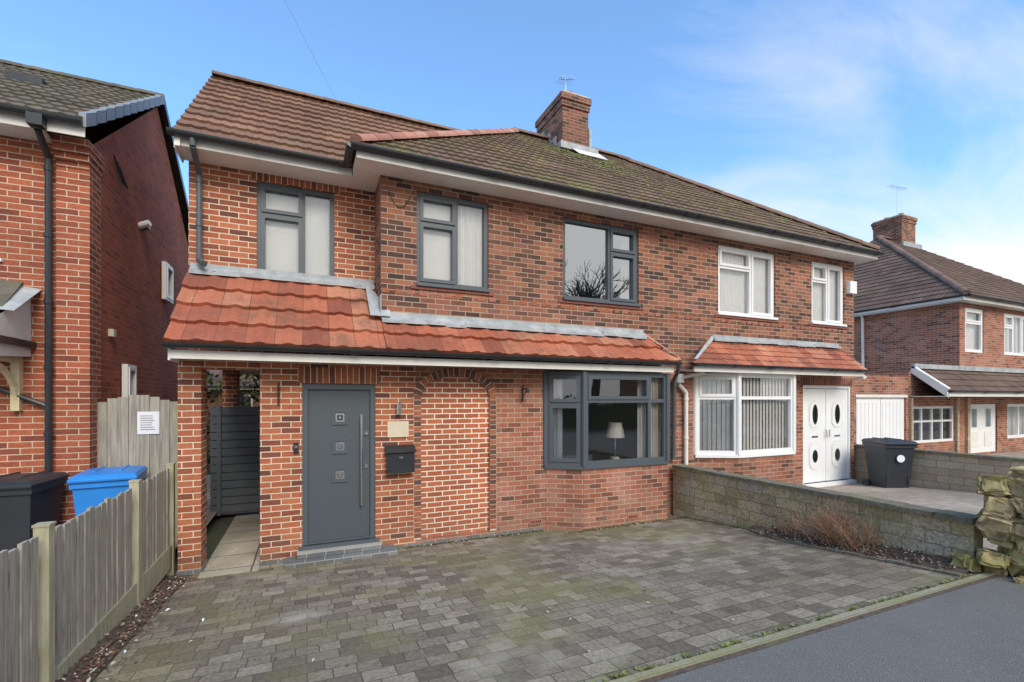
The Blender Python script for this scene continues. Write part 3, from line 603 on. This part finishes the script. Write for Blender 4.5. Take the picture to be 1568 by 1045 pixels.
cf=MB(); cf.box(5.33,6.35,9.40,9.5,7.87,8.02,LEAD); cf.box(6.13,6.2,9.45,10.6,7.9,8.5,LEAD); cf.face([(5.7,9.2,7.70),(6.5,9.2,7.70),(6.4,9.45,7.95),(5.6,9.45,7.95)],FASC)
for i in range(4): cf.box(5.415,5.43,9.5+i*.3,9.82+i*.3,7.9+i*.22,8.12+i*.22,LEAD)
cf.build('chimney_flashing',H)
antenna('television_antenna',H,5.8,10.0,9.2,.75,.35)
ft=MB()
for (x,z) in ((3.0,4.93),(5.62,4.93),(6.8,4.93),(9.3,4.93)):
    ft.box(x-.11,x+.11,W-.006,W+.01,z-.07,z+.07,TERR)
    for i in range(5):
        for j in range(3): ft.box(x-.09+i*.038,x-.07+i*.038,W-.008,W,z-.05+j*.038,z-.03+j*.038,BLK)
for (x,y,z) in ((3.30,W,.16),(4.9,6.25,.16)): 
    ft.box(x-.11,x+.11,y-.006,y+.01,z-.04,z+.035,TERR)
    for i in range(5): ft.box(x-.09+i*.038,x-.07+i*.038,y-.008,y,z-.02,z+.02,BLK)
ft.box(.99,1.36,W-.13,W,1.08,1.38,BLK); ft.face([(.97,W-.16,1.36),(1.38,W-.16,1.36),(1.38,W,1.45),(.97,W,1.45)],BLK); ft.face([(.97,W-.16,1.36),(.97,W,1.45),(.97,W,1.36)],BLK); ft.face([(1.38,W-.16,1.36),(1.38,W,1.45),(1.38,W,1.36)],BLK)
ft.box(1.15,1.2,W-.135,W-.1,1.28,1.30,STEEL)
ft.box(1.01,1.30,W-.02,W,1.56,1.78,CREAM)
ft.cyl((1.16,W-.07,1.88),(1.16,W-.07,2.05),.035,STEEL,12); ft.box(1.14,1.18,W-.07,W,1.93,1.99,STEEL)
ft.box(-.16,-.10,W-.03,W,1.40,1.53,BLK); ft.cyl((-.13,W-.035,1.48),(-.13,W-.02,1.48),.018,STEEL,12)
ft.cyl((-.33,W-.03,2.02),(-.33,W-.03,2.30),.012,BLK,6); ft.cyl((-.33,W-.03,2.24),(-.33,W-.12,2.24),.012,BLK,6)
ft.cyl((3.05,W-.03,2.05),(3.05,W-.03,2.30),.014,BLK,6); ft.cyl((3.05,W-.03,2.24),(3.05,W-.2,2.24),.012,BLK,6); ft.cyl((3.05,W-.2,2.24),(3.05,W-.2,2.18),.03,BLK,8); ft.cyl((3.05,W-.03,2.1),(3.05,W-.16,2.22),.008,BLK,6)
ft.box(11.02,11.25,W-.09,W,4.43,4.70,WHITE)
pr=None
for i in range(25):
    t=i/24; p=(1.0+.38*t,W-.012,5.02-.32*math.sin(math.pi*t)*(1-.3*t)); 
    if pr: ft.cyl(pr,p,.004,BLK,4,cap=False)
    pr=p
ft.build('wall_fittings',H)
gm=MB()
z=.12
while z<1.9: gm.box(-1.52,-.545,9.42,9.45,z,z+.125,GATE); z+=.14
gm.box(-1.5,-.545,9.45,9.5,.08,1.95,GATE); gm.box(-1.42,-1.36,9.38,9.42,.08,1.97,GATE); gm.box(-.62,-.56,9.38,9.42,.08,1.97,GATE)
gm.build('side_gate')
ob_=MB(); ob_.box(-3.2,-.1,16,18.5,0,2.35,B_old2); ob_.box(-3.3,0,15.8,18.7,2.35,2.45,FASC); ob_.box(-1.9,-1.5,15.97,16.0,1.6,2.2,WHITE); ob_.box(-1.86,-1.54,15.95,15.97,1.64,2.16,GLASSR)
ob_.face([(-3.35,15.7,2.45),(.05,15.7,2.45),(.05,17.2,3.5),(-3.35,17.2,3.5)],T_far); ob_.face([(-3.35,18.8,2.45),(.05,18.8,2.45),(.05,17.2,3.5),(-3.35,17.2,3.5)],T_far)
ob_.build('garden_outbuilding')
hb=MB()
for i in range(2600):
    p=Vector((R.uniform(-6,2),14.6+R.gauss(0,.3),.2+R.random()**.8*2.7)); r=R.uniform(.06,.14)
    a=Vector((R.uniform(-1,1),R.uniform(-1,1),R.uniform(-1,1)))*r; b=Vector((R.uniform(-1,1),R.uniform(-1,1),R.uniform(-1,1)))*r
    hb.face([p,p+a,p+a+b,p+b],HEDGE if R.random()<.7 else MOSS)
hb.build('garden_hedge')

# ------------------------------------------------------------------ LEFT NEIGHBOUR
N=empty('brick_house')
w=MB(); NY=7.5; NX=-2.5
wall(w,(-9,NY),X_,F_,6.5,-.1,5.25,[(9-4.9,9-3.34,3.75,5.0)],B_nb)
w.face([(NX,NY,-.1),(NX,13.3,-.1),(NX,13.3,5.25),(NX,10.4,7.4),(NX,NY,5.25)],B_nbs)
w.face([(-9,13.3,-.1),(NX,13.3,-.1),(NX,13.3,5.25),(-9,13.3,5.25)],B_nb); w.face([(-9,NY,-.1),(-9,13.3,-.1),(-9,13.3,5.25),(-9,10.4,7.4),(-9,NY,5.25)],B_nb)
w.box(-2.80,NX+.02,NY-.05,NY+.3,-.1,4.93,B_nb)
for i in range(4): w.box(-2.80,NX+.02+.012*i,NY-.06-.045*i,NY+.3,4.93+.08*i,4.93+.08*(i+1),B_nb)
w.build('walls',N)
sn=.66; cn=1/math.sqrt(1+sn*sn)
tiles('roof_front',N,(-9.2,7.08,5.38),(1,0,0),(0,cn,sn*cn),6.78,3.32/cn,.30,T_left,.15,.012,seed=9,jit=.0025)
rb=MB(); rb.face([(-9.2,13.7,5.38),(-2.42,13.7,5.38),(-2.42,10.4,7.57),(-9.2,10.4,7.57)],T_left)
ridge(rb,(-9.2,10.4,7.60),(-2.42,10.4,7.60),.085,T_left,j0=.002)
rb.box(-3.9,-3.5,8.9,9.2,6.6,6.72,BLK)
rb.build('roof_back_and_ridge',N)
vg=MB()
def vq2(y0,z0,y1,z1,h,mat,x0=-2.46,x1=-2.39,up=.0):
    a=[(x0,y0,z0+up),(x1,y0,z0+up),(x1,y1,z1+up),(x0,y1,z1+up)]; b=[(p[0],p[1],p[2]-h) for p in a]
    vg.face(a,mat); vg.face(b,mat); vg.face([a[0],a[3],b[3],b[0]],mat); vg.face([a[1],a[2],b[2],b[1]],mat); vg.face([a[0],a[1],b[1],b[0]],mat)
VG=plain('verge_grey',(.24,.26,.28),.5,.1,5)
for i in range(11):
    y0=7.08+3.32*i/11; y1=7.08+3.32*(i+1.05)/11
    vq2(y0,5.38+(y0-7.08)*sn+.02,y1,5.38+(y1-7.08)*sn,.16,VG,up=.06)
vq2(10.4,7.57,13.7,5.38,.14,BLK,up=.04)
vg.box(-9.2,-2.42,7.13,7.15,5.20,5.34,FASC); vg.box(-9.2,-2.81,7.15,NY-.002,5.21,5.23,FASC)
vg.build('verge_and_fascia',N)
gt=MB(); gutter(gt,(-9.2,7.07,5.36),(-2.42,7.07,5.36),BLK,.06)
pipe(gt,[(-2.83,7.08,5.3),(-2.83,7.1,5.18),(-2.86,7.42,5.0),(-2.86,7.42,.2)],.036,BLK); gt.box(-2.90,-2.76,7.01,7.13,5.2,5.33,BLK)
gt.cyl((-2.86,7.42,2.0),(-3.4,7.45,2.25),.03,BLK,8)
gt.build('gutters_and_pipes',N)
fr=MB();gl=MB()
window(fr,gl,(-4.9,NY),X_,F_,1.56,3.75,5.0,[(.5,[(1,True)]),(1,[(.7,True),(1,True)])],WHITE,fw=.07); fr.box(-4.93,-3.3,NY-.04,NY+.02,3.71,3.748,WHITE)
for (ya,yb,za,zb) in ((10.6,11.1,3.95,4.65),(8.55,8.95,1.9,2.6)):
    window(fr,gl,(NX,ya),(0,1),(1,0),yb-ya,za,zb,[(1,[(1,True)])],WHITE,fw=.05,rec=-.09)
fr.box(NX,NX+.06,8.1,8.2,2.95,3.05,CREAM); fr.cyl((NX,9.4,4.9),(NX+.15,9.35,4.95),.05,WHITE,10); fr.box(NX,NX+.1,9.5,9.6,4.9,5.0,BLK)
for i in range(3): fr.cyl((NX+.02,8.25+i*.1,5.5-i*.03),(NX+.06,8.45+i*.1,5.2),.012,BLK,6)
fr.build('window_frames',N); gl.build('window_glass',N)
pc=MB()
pc.face([(-5.2,6.75,2.95),(-3.05,6.75,2.95),(-3.12,NY,3.5),(-5.2,NY,3.5)],T_left); pc.face([(-3.25,6.9,3.08),(-2.95,6.9,3.06),(-2.95,NY,3.42),(-3.25,NY,3.46)],LEAD)
pc.face([(-3.05,6.72,2.55),(-3.05,NY,2.6),(-3.05,NY,3.36),(-3.05,6.72,2.93)],FASC); pc.box(-5.2,-3.03,6.69,6.74,2.78,2.95,FASC); pc.box(-5.2,-3.0,6.7,NY-.002,2.70,2.775,BLK)
pc.box(-3.2,-3.12,6.85,NY,2.52,2.60,CREAMW); pc.box(-3.2,-3.12,NY-.09,NY-.001,1.95,2.52,CREAMW)
for i in range(6):
    t=i/6; a=math.pi/2*t; b=math.pi/2*(t+1/6)
    p=lambda an:(-3.16,NY-.05-.55*(1-math.cos(an)) ,2.0+.5*math.sin(an))
    pc.cyl(p(a),p(b),.035,CREAMW,6)
pc.build('porch_canopy',N)

gm=MB(); x=-2.49; i=0
while x<-1.66:
    t=(x+2.49)/.85; top=2.02+.12*math.sin(math.pi*min(1,t*.9+.1)); gm.box(x,x+.108,7.68+.004*(i%2),7.71,.18,top+R.uniform(-.01,.01),WOODO); x+=.112; i+=1
gm.box(-2.49,-1.66,7.71,7.76,.5,.6,WOODO); gm.box(-2.49,-1.66,7.71,7.76,1.7,1.8,WOODO); gm.box(-1.655,-1.54,7.64,7.76,.1,2.05,WOODG)
gm.build('wooden_gate')
pp=MB(); pp.box(-2.06,-1.82,7.668,7.675,1.62,1.92,PAPER)
for i in range(7): pp.box(-2.03,-1.86-R.uniform(0,.05),7.665,7.668,1.86-i*.03,1.867-i*.03,SOFA)
pp.build('paper_notice')
f=MB(); FX=-1.50
posts=[2.33,3.82,5.50,6.75]
for y in posts: f.box(FX-.03,FX+.045,y-.038,y+.038,0,1.31,WOODG); f.box(FX-.035,FX+.05,y-.043,y+.043,1.31,1.325,WOODG)
y=2.3
while y<6.7:
    if not any(abs(y+.04-p)<.075 for p in posts):
        top=1.27+R.uniform(-.018,.015); o_=R.uniform(-.006,.006); tl=R.uniform(-.004,.004); f.box(FX-.005+o_,FX+.015+o_,y+tl,y+.078+tl,.34,top,WOOD)
    y+=.104
for a,b in zip(posts,posts[1:]):
    f.box(FX-.05,FX-.011,a+.04,b-.04,.50,.58,WOODG); f.box(FX-.05,FX-.011,a+.04,b-.04,1.08,1.16,WOODG)
    f.box(FX-.01,FX+.03,a+.04,b-.04,.10,.36,WOODG)
f.build('wooden_fence')

def wbin(x,y,z,rot,mat,lidmat):
    b=MB(); 
    def ring(w,d,zz,dy=0): return [(-w/2,-d/2+dy,zz),(w/2,-d/2+dy,zz),(w/2,d/2+dy,zz),(-w/2,d/2+dy,zz)]
    rs=[ring(.45,.50,.06),ring(.47,.53,.3),ring(.55,.66,.90),ring(.55,.66,.93),ring(.60,.72,.93),ring(.60,.72,1.0)]
    for a,c_ in zip(rs,rs[1:]):
        for i in range(4): b.face([a[i],a[(i+1)%4],c_[(i+1)%4],c_[i]],mat)
    b.face(rs[0],mat)
    ls=[ring(.61,.76,1.0,-.01),ring(.62,.77,1.03,-.01),ring(.56,.68,1.07,0),ring(.30,.40,1.09,.02)]
    for a,c_ in zip(ls,ls[1:]):
        for i in range(4): b.face([a[i],a[(i+1)%4],c_[(i+1)%4],c_[i]],lidmat)
    b.face(ls[-1],lidmat); b.face(ls[0],lidmat)
    for i in (-1,1):
        b.box(i*.18-.03,i*.18+.03,.30,.42,.94,1.02,lidmat)
        b.cyl((i*.24,.27,.1),(i*.30,.27,.1),.1,BINK,16)
        b.box(i*.12-.015,i*.12+.015,-.2,.3,1.07,1.10,lidmat)
        b.box(i*.2-.02,i*.2+.02,-.28,-.20,.2,.85,mat)
    b.cyl((-.22,.40,1.0),(.22,.40,1.0),.017,lidmat,8); b.cyl((-.3,.27,.1),(.3,.27,.1),.015,STEEL,8)
    ob=b.build('wheelie_bin',None,bevel=.012); ob.location=(x,y,z); ob.rotation_euler=(0,0,rot); return ob
wbin(-2.18,7.15,.15,.12,BINB,BINB); wbin(-2.95,6.95,.15,-.05,BINK,BINK)
bb=wbin(11.12,5.82,.16,-.5,BINK,BINK)
p_=MB(); p_.cyl((0,-.345,.72),(0,-.352,.72),.075,PAPER,16); o=p_.build('bin_sticker'); o.parent=bb

bw=MB()
bw.box(5.99,6.17,2.40,6.52,-.1,.86,STONEW)
for i in range(13):
    y0=2.40+i*.317; bw.box(5.96+R.uniform(-.008,.008),6.20,y0,y0+.308,.862,.915+R.uniform(-.008,.008),COPE)
bw.build('stone_wall')
bw=MB(); bw.box(11.45,11.63,2.4,7.9,-.1,.98,STONEN); bw.box(11.42,11.66,2.4,7.9,.982,1.04,COPE); bw.build('stone_wall')
def rock(bm,c,s,seed):
    r=bmesh.ops.create_icosphere(bm,subdivisions=4,radius=1); rr=random.Random(seed); rot=mathutils.Euler((rr.uniform(-.3,.3),rr.uniform(-.3,.3),rr.uniform(-.6,.6))).to_matrix()
    for v in r['verts']:
        p=v.co.copy()
        q=Vector([math.copysign(abs(k)**.42,k) for k in p]); q*=.72
        nz=noise.noise(p*1.4+Vector((seed*3.1,0,0)))*.40+noise.noise(p*4+Vector((0,seed*2.3,0)))*.20+noise.noise(p*10+Vector((0,seed*2.3,5)))*.11
        q*=1+nz
        q=Vector((q.x*s[0],q.y*s[1],q.z*s[2])); v.co=rot@q+Vector(c)
bm=bmesh.new(); k=0
for lv in range(6):
    z=.44+lv*.165
    for (x,y) in ((6.04,2.26),(6.08,2.02),(6.12,1.8),(6.36,2.2),(6.42,1.9)):
        sx=R.uniform(.13,.22)*(1-.04*lv); rock(bm,(x+R.uniform(-.05,.05),y+R.uniform(-.04,.04),z+R.uniform(-.04,.04)),(sx,R.uniform(.11,.18),R.uniform(.085,.13)),k); k+=1
rock(bm,(6.2,2.05,1.38),(.17,.2,.10),99); rock(bm,(6.25,2.05,.85),(.22,.22,.5),97)
rock(bm,(5.9,2.42,.48),(.13,.11,.10),98)
me=bpy.data.meshes.new('stone_pier'); bm.to_mesh(me); bm.free(); me.materials.append(ROCK)
o=bpy.data.objects.new('stone_pier',me); scene.collection.objects.link(o)
def twigs(mb,p,d,L,r,depth,mat,rnd,spread=.5,n=2,shrink=.72):
    e=p+d*L; mb.cyl(p,e,r,mat,4 if r<.02 else 8,r*.7,cap=False)
    if depth==0: return
    for i in range(n+(1 if rnd.random()<.35 else 0)):
        nd=(d+Vector((rnd.uniform(-1,1),rnd.uniform(-1,1),rnd.uniform(-.6,1)))*spread).normalized()
        twigs(mb,p+d*L*rnd.uniform(.55,1),nd,L*shrink*rnd.uniform(.8,1.15),r*.7,depth-1,mat,rnd,spread,n,shrink)
sh=MB(); rr=random.Random(3)
for i in range(60):
    y=3.55+rr.gauss(0,.22); x=5.80+rr.gauss(0,.05)
    twigs(sh,Vector((x,y,gz(y)+.03)),Vector((rr.uniform(-.9,.3),rr.uniform(-1.2,1.2),1)).normalized(),rr.uniform(.15,.28),.0045,3,TWIG,rr,.5)
sh.build('bare_shrub')
sh=MB()
for i in range(20):
    y=4.35+rr.gauss(0,.12); x=5.85+rr.gauss(0,.04)
    twigs(sh,Vector((x,y,gz(y)+.03)),Vector((rr.uniform(-.9,.3),rr.uniform(-1,1),.8)).normalized(),rr.uniform(.08,.15),.0035,3,TWIG,rr,.6)
sh.build('bare_shrub')
# ------------------------------------------------------------------ RIGHT HOUSE
Q=empty('brick_house')
w=MB(); QY=8.0; QX=19.1
w.face([(QX,QY,0),(QX,18.2,0),(QX,18.2,5.2),(QX,QY,5.2)],B_old2)
wall(w,(QX,QY),X_,F_,12,2.9,5.2,[(.33,1.5,3.6,5.04),(2.87,4.9,3.6,5.04)],B_old2)
wall(w,(16.3,QY),X_,F_,14.8,0,2.9,[(.1,2.5,.75,1.85),(3.3,5.2,.3,1.9),(5.9,8.5,.7,1.9)],B_old2)
w.face([(16.3,QY,0),(16.3,12,0),(16.3,12,2.9),(16.3,QY,2.9)],B_old2); w.face([(16.3,12,2.9),(QX,12,2.9),(QX,QY,2.9),(16.3,QY,2.9)],LEAD)
wall(w,(13.6,QY),X_,F_,2.7,0,2.75,[(.2,2.55,.25,2.12)],B_old2); w.face([(13.6,QY,2.75),(16.3,QY,2.75),(16.3,13,2.75),(13.6,13,2.75)],LEAD); w.face([(13.6,QY,0),(13.6,13,0),(13.6,13,2.75),(13.6,QY,2.75)],B_old2)
w.face([(QX,18.2,0),(31,18.2,0),(31,18.2,5.2),(QX,18.2,5.2)],B_old2); w.face([(31,QY,0),(31,18.2,0),(31,18.2,5.2),(31,QY,5.2)],B_old2)
w.build('walls',Q)
r1=MB(); c_=1/math.sqrt(1+sl*sl)
tiles('roof_front',Q,(18.8,7.67,5.33),(1,0,0),(0,c_,sl*c_),12.6,5.4/c_,.30,T_far,.15,.012,[((18.8,7.7,0),(-1,1,0)),((31.4,7.7,0),(1,1,0))],seed=12)
tiles('roof_hip',Q,(18.77,18.4,5.33),(0,-1,0),(c_,0,sl*c_),10.8,5.4/c_,.30,T_far,.15,.012,[((18.8,7.7,0),(1,-1,0)),((18.8,18.4,0),(1,1,0))],seed=13)
ridge(r1,(18.8,7.7,5.4),(24.17,13.07,9.56),.11,T_hipb); ridge(r1,(24.1,13.07,9.57),(26,13.07,9.57),.11,T_hipb)
r1.face([(18.8,18.4,5.3),(31.4,18.4,5.3),(26,13.07,9.5),(24.1,13.07,9.5)],T_far); r1.face([(31.4,18.4,5.3),(31.4,7.7,5.3),(26,13.07,9.5)],T_far)
r1.build('ridge_tiles',Q)
tiles('canopy_roof',Q,(16.45,7.15,2.28),(1,0,0),(0,.77,.64),14,1.1,.3,T_far,.17,.012,seed=14)
v2=MB(); v2.box(16.35,30.5,7.12,7.14,2.15,2.28,FASC); v2.box(16.35,30.5,7.14,7.98,2.14,2.16,FASC)
v2.face([(16.4,7.1,2.1),(16.4,7.1,2.36),(16.4,8.0,3.08),(16.4,8.0,2.85)],FASC); v2.face([(16.4,7.1,2.36),(16.5,7.1,2.38),(16.5,8.0,3.1),(16.4,8.0,3.08)],FASC)
v2.box(16.4,30.5,7.9,7.99,2.98,3.12,LEAD)
v2.box(18.7,31.4,7.72,7.74,5.17,5.30,FASC); v2.box(18.7,31.4,7.74,7.99,5.17,5.19,FASC); v2.box(18.75,18.77,7.74,18.3,5.20,5.30,FASC); v2.box(18.77,19.09,8,18.3,5.17,5.19,FASC)
v2.build('fascias_and_soffits',Q)
fr=MB();gl=MB()
window(fr,gl,(19.43,QY),X_,F_,1.17,3.6,5.04,[(1,[(.7,False),(1,True)])],WHITE,fw=.1); window(fr,gl,(21.97,QY),X_,F_,2.03,3.6,5.04,[(.33,[(.7,False),(1,True)]),(.66,[(1,False)]),(1,[(1,True)])],WHITE,fw=.1)
window(fr,gl,(16.4,QY),X_,F_,2.4,.75,1.85,[(.25,[(.6,False),(1,False)]),(.5,[(.6,False),(1,False)]),(.75,[(.6,False),(1,False)]),(1,[(.6,False),(1,False)])],WHITE,fw=.07)
window(fr,gl,(22.2,QY),X_,F_,2.6,.7,1.9,[(.33,[(1,False)]),(.66,[(1,False)]),(1,[(1,False)])],WHITE,fw=.1)
fr.box(19.65,21.45,8.03,8.09,.3,1.9,WHITE)
for a in (19.8,20.7): 
    fr.box(a,a+.5,8.015,8.03,.5,1.0,FASC); gl.face([(a+.1,8.01,1.15),(a+.4,8.01,1.15),(a+.4,8.01,1.75),(a+.1,8.01,1.75)],GLASSR)
for a,b in ((22,24),(19.45,20.6)): fr.box(a,b,8.2,8.22,3.6,5.0,CURT)
fr.box(22.2,24.8,8.2,8.22,.7,1.9,CURT)
for i in range(2):
    a=13.83+i*1.16; fr.box(a,a+1.14,8.04,8.09,.25,2.12,WHITE)
    for j in range(6): fr.box(a+.06+j*.175,a+.2+j*.175,8.03,8.04,.35,2.0,WHITE)
fr.box(13.75,16.2,7.98,8.02,2.12,2.2,FASC)
for q in ((16.3,16.4),(18.82,18.95),(19.45,19.6)): fr.box(q[0],q[1],7.93,7.99,0,2.1,STONEN)
fr.build('window_frames_and_doors',Q); gl.build('window_glass',Q)
gt=MB(); gutter(gt,(18.75,7.65,5.33),(31,7.65,5.33),BLK,.06,2); gutter(gt,(18.73,7.65,5.33),(18.73,18.4,5.33),BLK,.06,2)
pipe(gt,[(18.8,10.8,5.25),(19.0,10.8,5.1),(19.04,10.8,2.9)],.045,FASC); gutter(gt,(16.4,7.08,2.32),(30,7.08,2.32),BLK,.06,2)
gt.build('gutters_and_pipes',Q)
chimney('chimney',Q,25.1,26.2,12.6,13.8,8.8,10.6,B_old,2)
cf=MB(); cf.box(25.0,26.5,12.48,12.6,9.1,9.3,LEAD); cf.build('chimney_flashing',Q)
antenna('television_antenna',Q,25.5,13.0,10.6,1.5,1.1)
rmq=MB(); rmq.box(19.2,30.9,9,9.1,.1,5.1,ROOMW); rmq.box(16.35,19.0,9,9.1,.1,2.8,SOFA); rmq.build('rooms',Q)
sg=MB(); sg.face([(12.6,8.6,2.6),(14.3,8.6,2.6),(14.3,8.6,2.75),(12.6,8.6,3.55)],FASC); sg.box(11.35,13.6,9.0,9.2,0,2.7,B_old2); sg.face([(12.6,8.58,3.62),(14.4,8.58,2.75),(14.4,12,2.75),(12.6,12,3.62)],LEAD); sg.build('garden_shed')

# ------------------------------------------------------------------ across the street (seen in reflections)
rr=random.Random(11)
def tree(mb,p,L,r,dep,rnd):
    twigs(mb,p,Vector((rnd.uniform(-.05,.05),rnd.uniform(-.05,.05),1)).normalized(),L,r,dep,BARK,rnd,.62,2,.78)
tr=MB(); tree(tr,Vector((17.5,-13.5,.3)),3.8,.28,8,rr); tr.build('bare_tree')
tr=MB(); tree(tr,Vector((6,-16,.3)),3.0,.22,6,rr); tr.build('bare_tree')
he=MB()
for i in range(4000):
    x=R.uniform(-25,45); y=-9.5+R.gauss(0,.35); z=.4+R.random()**.8*1.7; r=R.uniform(.08,.2)
    a=Vector((R.uniform(-1,1),R.uniform(-1,1),R.uniform(-1,1)))*r; b=Vector((R.uniform(-1,1),R.uniform(-1,1),R.uniform(-1,1)))*r
    p=Vector((x,y,z)); he.face([p,p+a,p+a+b,p+b],HEDGE)
he.box(-25,45,-9.9,-9.2,.4,1.7,HEDGE)
he.build('hedge')
O2=empty('brick_house'); w=MB()
for bx in (-14,8,30):
    wall(w,(bx,-20),X_,(0,1),11,0,5.2,[(1,3,3.6,5),(5,7,3.6,5),(1,3.5,1,2.3),(8,9,.2,2.3)],B_old2); 
    w.face([(bx-.3,-19.6,5.2),(bx+11.3,-19.6,5.2),(bx+8,-24,8.2),(bx+3,-24,8.2)],T_far); w.face([(bx,-20,0),(bx,-28,0),(bx,-28,5.2),(bx,-20,5.2)],B_old2); w.face([(bx+11,-20,0),(bx+11,-28,0),(bx+11,-28,5.2),(bx+11,-20,5.2)],B_old2)
    w.face([(bx-.3,-28,5.2),(bx-.3,-19.6,5.2),(bx+3,-24,8.2)],T_far); w.face([(bx+11.3,-28,5.2),(bx+11.3,-19.6,5.2),(bx+8,-24,8.2)],T_far)
w.build('walls_and_roof',O2)
wr=MB(); a=Vector((.6,6.2,5.3)); b=Vector((-4.7,-6.5,6.5)); pr=a
for i in range(1,25):
    t=i/24; q=a.lerp(b,t)-Vector((0,0,math.sin(math.pi*t)*.12)); wr.cyl(pr,q,.0016,FASC,4,cap=False); pr=q
wr.build('overhead_wire')

# ------------------------------------------------------------------ world, sun, camera
EL=40; AZ=176
wd=bpy.data.worlds.new('World'); scene.world=wd; wd.use_nodes=True; nt=wd.node_tree; nt.nodes.clear(); L=nt.links
out=nt.nodes.new('ShaderNodeOutputWorld'); bg=nt.nodes.new('ShaderNodeBackground'); L.new(bg.outputs[0],out.inputs[0])
sky=nt.nodes.new('ShaderNodeTexSky'); sky.sky_type='NISHITA'; sky.sun_disc=False; sky.sun_elevation=math.radians(EL); sky.sun_rotation=math.radians(AZ); sky.air_density=1.0; sky.dust_density=.6; sky.ozone_density=1.5
tc=nt.nodes.new('ShaderNodeTexCoord')
sp=nt.nodes.new('ShaderNodeSeparateXYZ'); L.new(tc.outputs['Generated'],sp.inputs[0])
def M(op,a,b=None,clamp=False):
    m=nt.nodes.new('ShaderNodeMath'); m.operation=op; m.use_clamp=clamp
    for i,v in enumerate((a,b)):
        if v is None: continue
        if isinstance(v,(int,float)): m.inputs[i].default_value=v
        else: L.new(v,m.inputs[i])
    return m.outputs[0]
zz=M('MAXIMUM',sp.outputs[2],0); den=M('ADD',zz,.22)
cx_=M('DIVIDE',sp.outputs[0],den); cy_=M('DIVIDE',sp.outputs[1],den)
cb=nt.nodes.new('ShaderNodeCombineXYZ'); L.new(cx_,cb.inputs[0]); L.new(cy_,cb.inputs[1])
mp=nt.nodes.new('ShaderNodeMapping'); L.new(cb.outputs[0],mp.inputs[0]); mp.inputs['Rotation'].default_value=(0,0,.35); mp.inputs['Scale'].default_value=(.55,1.5,1); mp.inputs['Location'].default_value=(2.3,.4,0)
n=nt.nodes.new('ShaderNodeTexNoise'); n.inputs['Scale'].default_value=1.5; n.inputs['Detail'].default_value=9; n.inputs['Roughness'].default_value=.56; n.inputs['Distortion'].default_value=.7; L.new(mp.outputs[0],n.inputs['Vector'])
hz=M('SUBTRACT',1.0,M('MULTIPLY',zz,1.5),True)
t=M('ADD',M('MULTIPLY',n.outputs[0],1.7),M('MULTIPLY',hz,1.15)); t=M('ADD',t,M('MULTIPLY',sp.outputs[0],.22))
t=M('ADD',t,M('MULTIPLY',M('MAXIMUM',M('MULTIPLY',sp.outputs[1],-1.0),0),.75))  # added cloud behind the camera, out of view, to whiten the ambient light
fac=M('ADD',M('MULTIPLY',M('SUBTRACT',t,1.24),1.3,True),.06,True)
bo=nt.nodes.new('ShaderNodeMix'); bo.data_type='RGBA'; bo.blend_type='MULTIPLY'; bo.inputs[0].default_value=1; L.new(sky.outputs[0],bo.inputs[6]); bo.inputs[7].default_value=(1.3,1.95,2.35,1)
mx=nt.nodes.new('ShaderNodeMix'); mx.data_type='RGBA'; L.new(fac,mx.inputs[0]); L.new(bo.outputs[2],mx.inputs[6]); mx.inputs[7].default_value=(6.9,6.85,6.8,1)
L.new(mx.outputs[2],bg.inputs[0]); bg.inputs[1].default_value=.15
sd=bpy.data.lights.new('sun','SUN'); sd.energy=2.9; sd.angle=math.radians(30); sd.color=(1,.91,.77)
so=bpy.data.objects.new('sun',sd); scene.collection.objects.link(so)
el=math.radians(EL); az_=math.radians(AZ)
dirv=Vector((math.sin(az_)*math.cos(el),math.cos(az_)*math.cos(el),math.sin(el)))
so.rotation_euler=dirv.to_track_quat('Z','Y').to_euler()
cd=bpy.data.cameras.new('camera'); cam=bpy.data.objects.new('camera',cd); scene.collection.objects.link(cam)
cam.location=(0,0,2.1); cam.rotation_euler=(math.radians(90),0,math.radians(-23.6)); cd.sensor_width=36; cd.lens=16.48; cd.shift_y=.0558; cd.clip_start=.05; cd.clip_end=2000
scene.camera=cam
scene.view_settings.view_transform='Standard'; scene.view_settings.look='None'; scene.view_settings.exposure=0
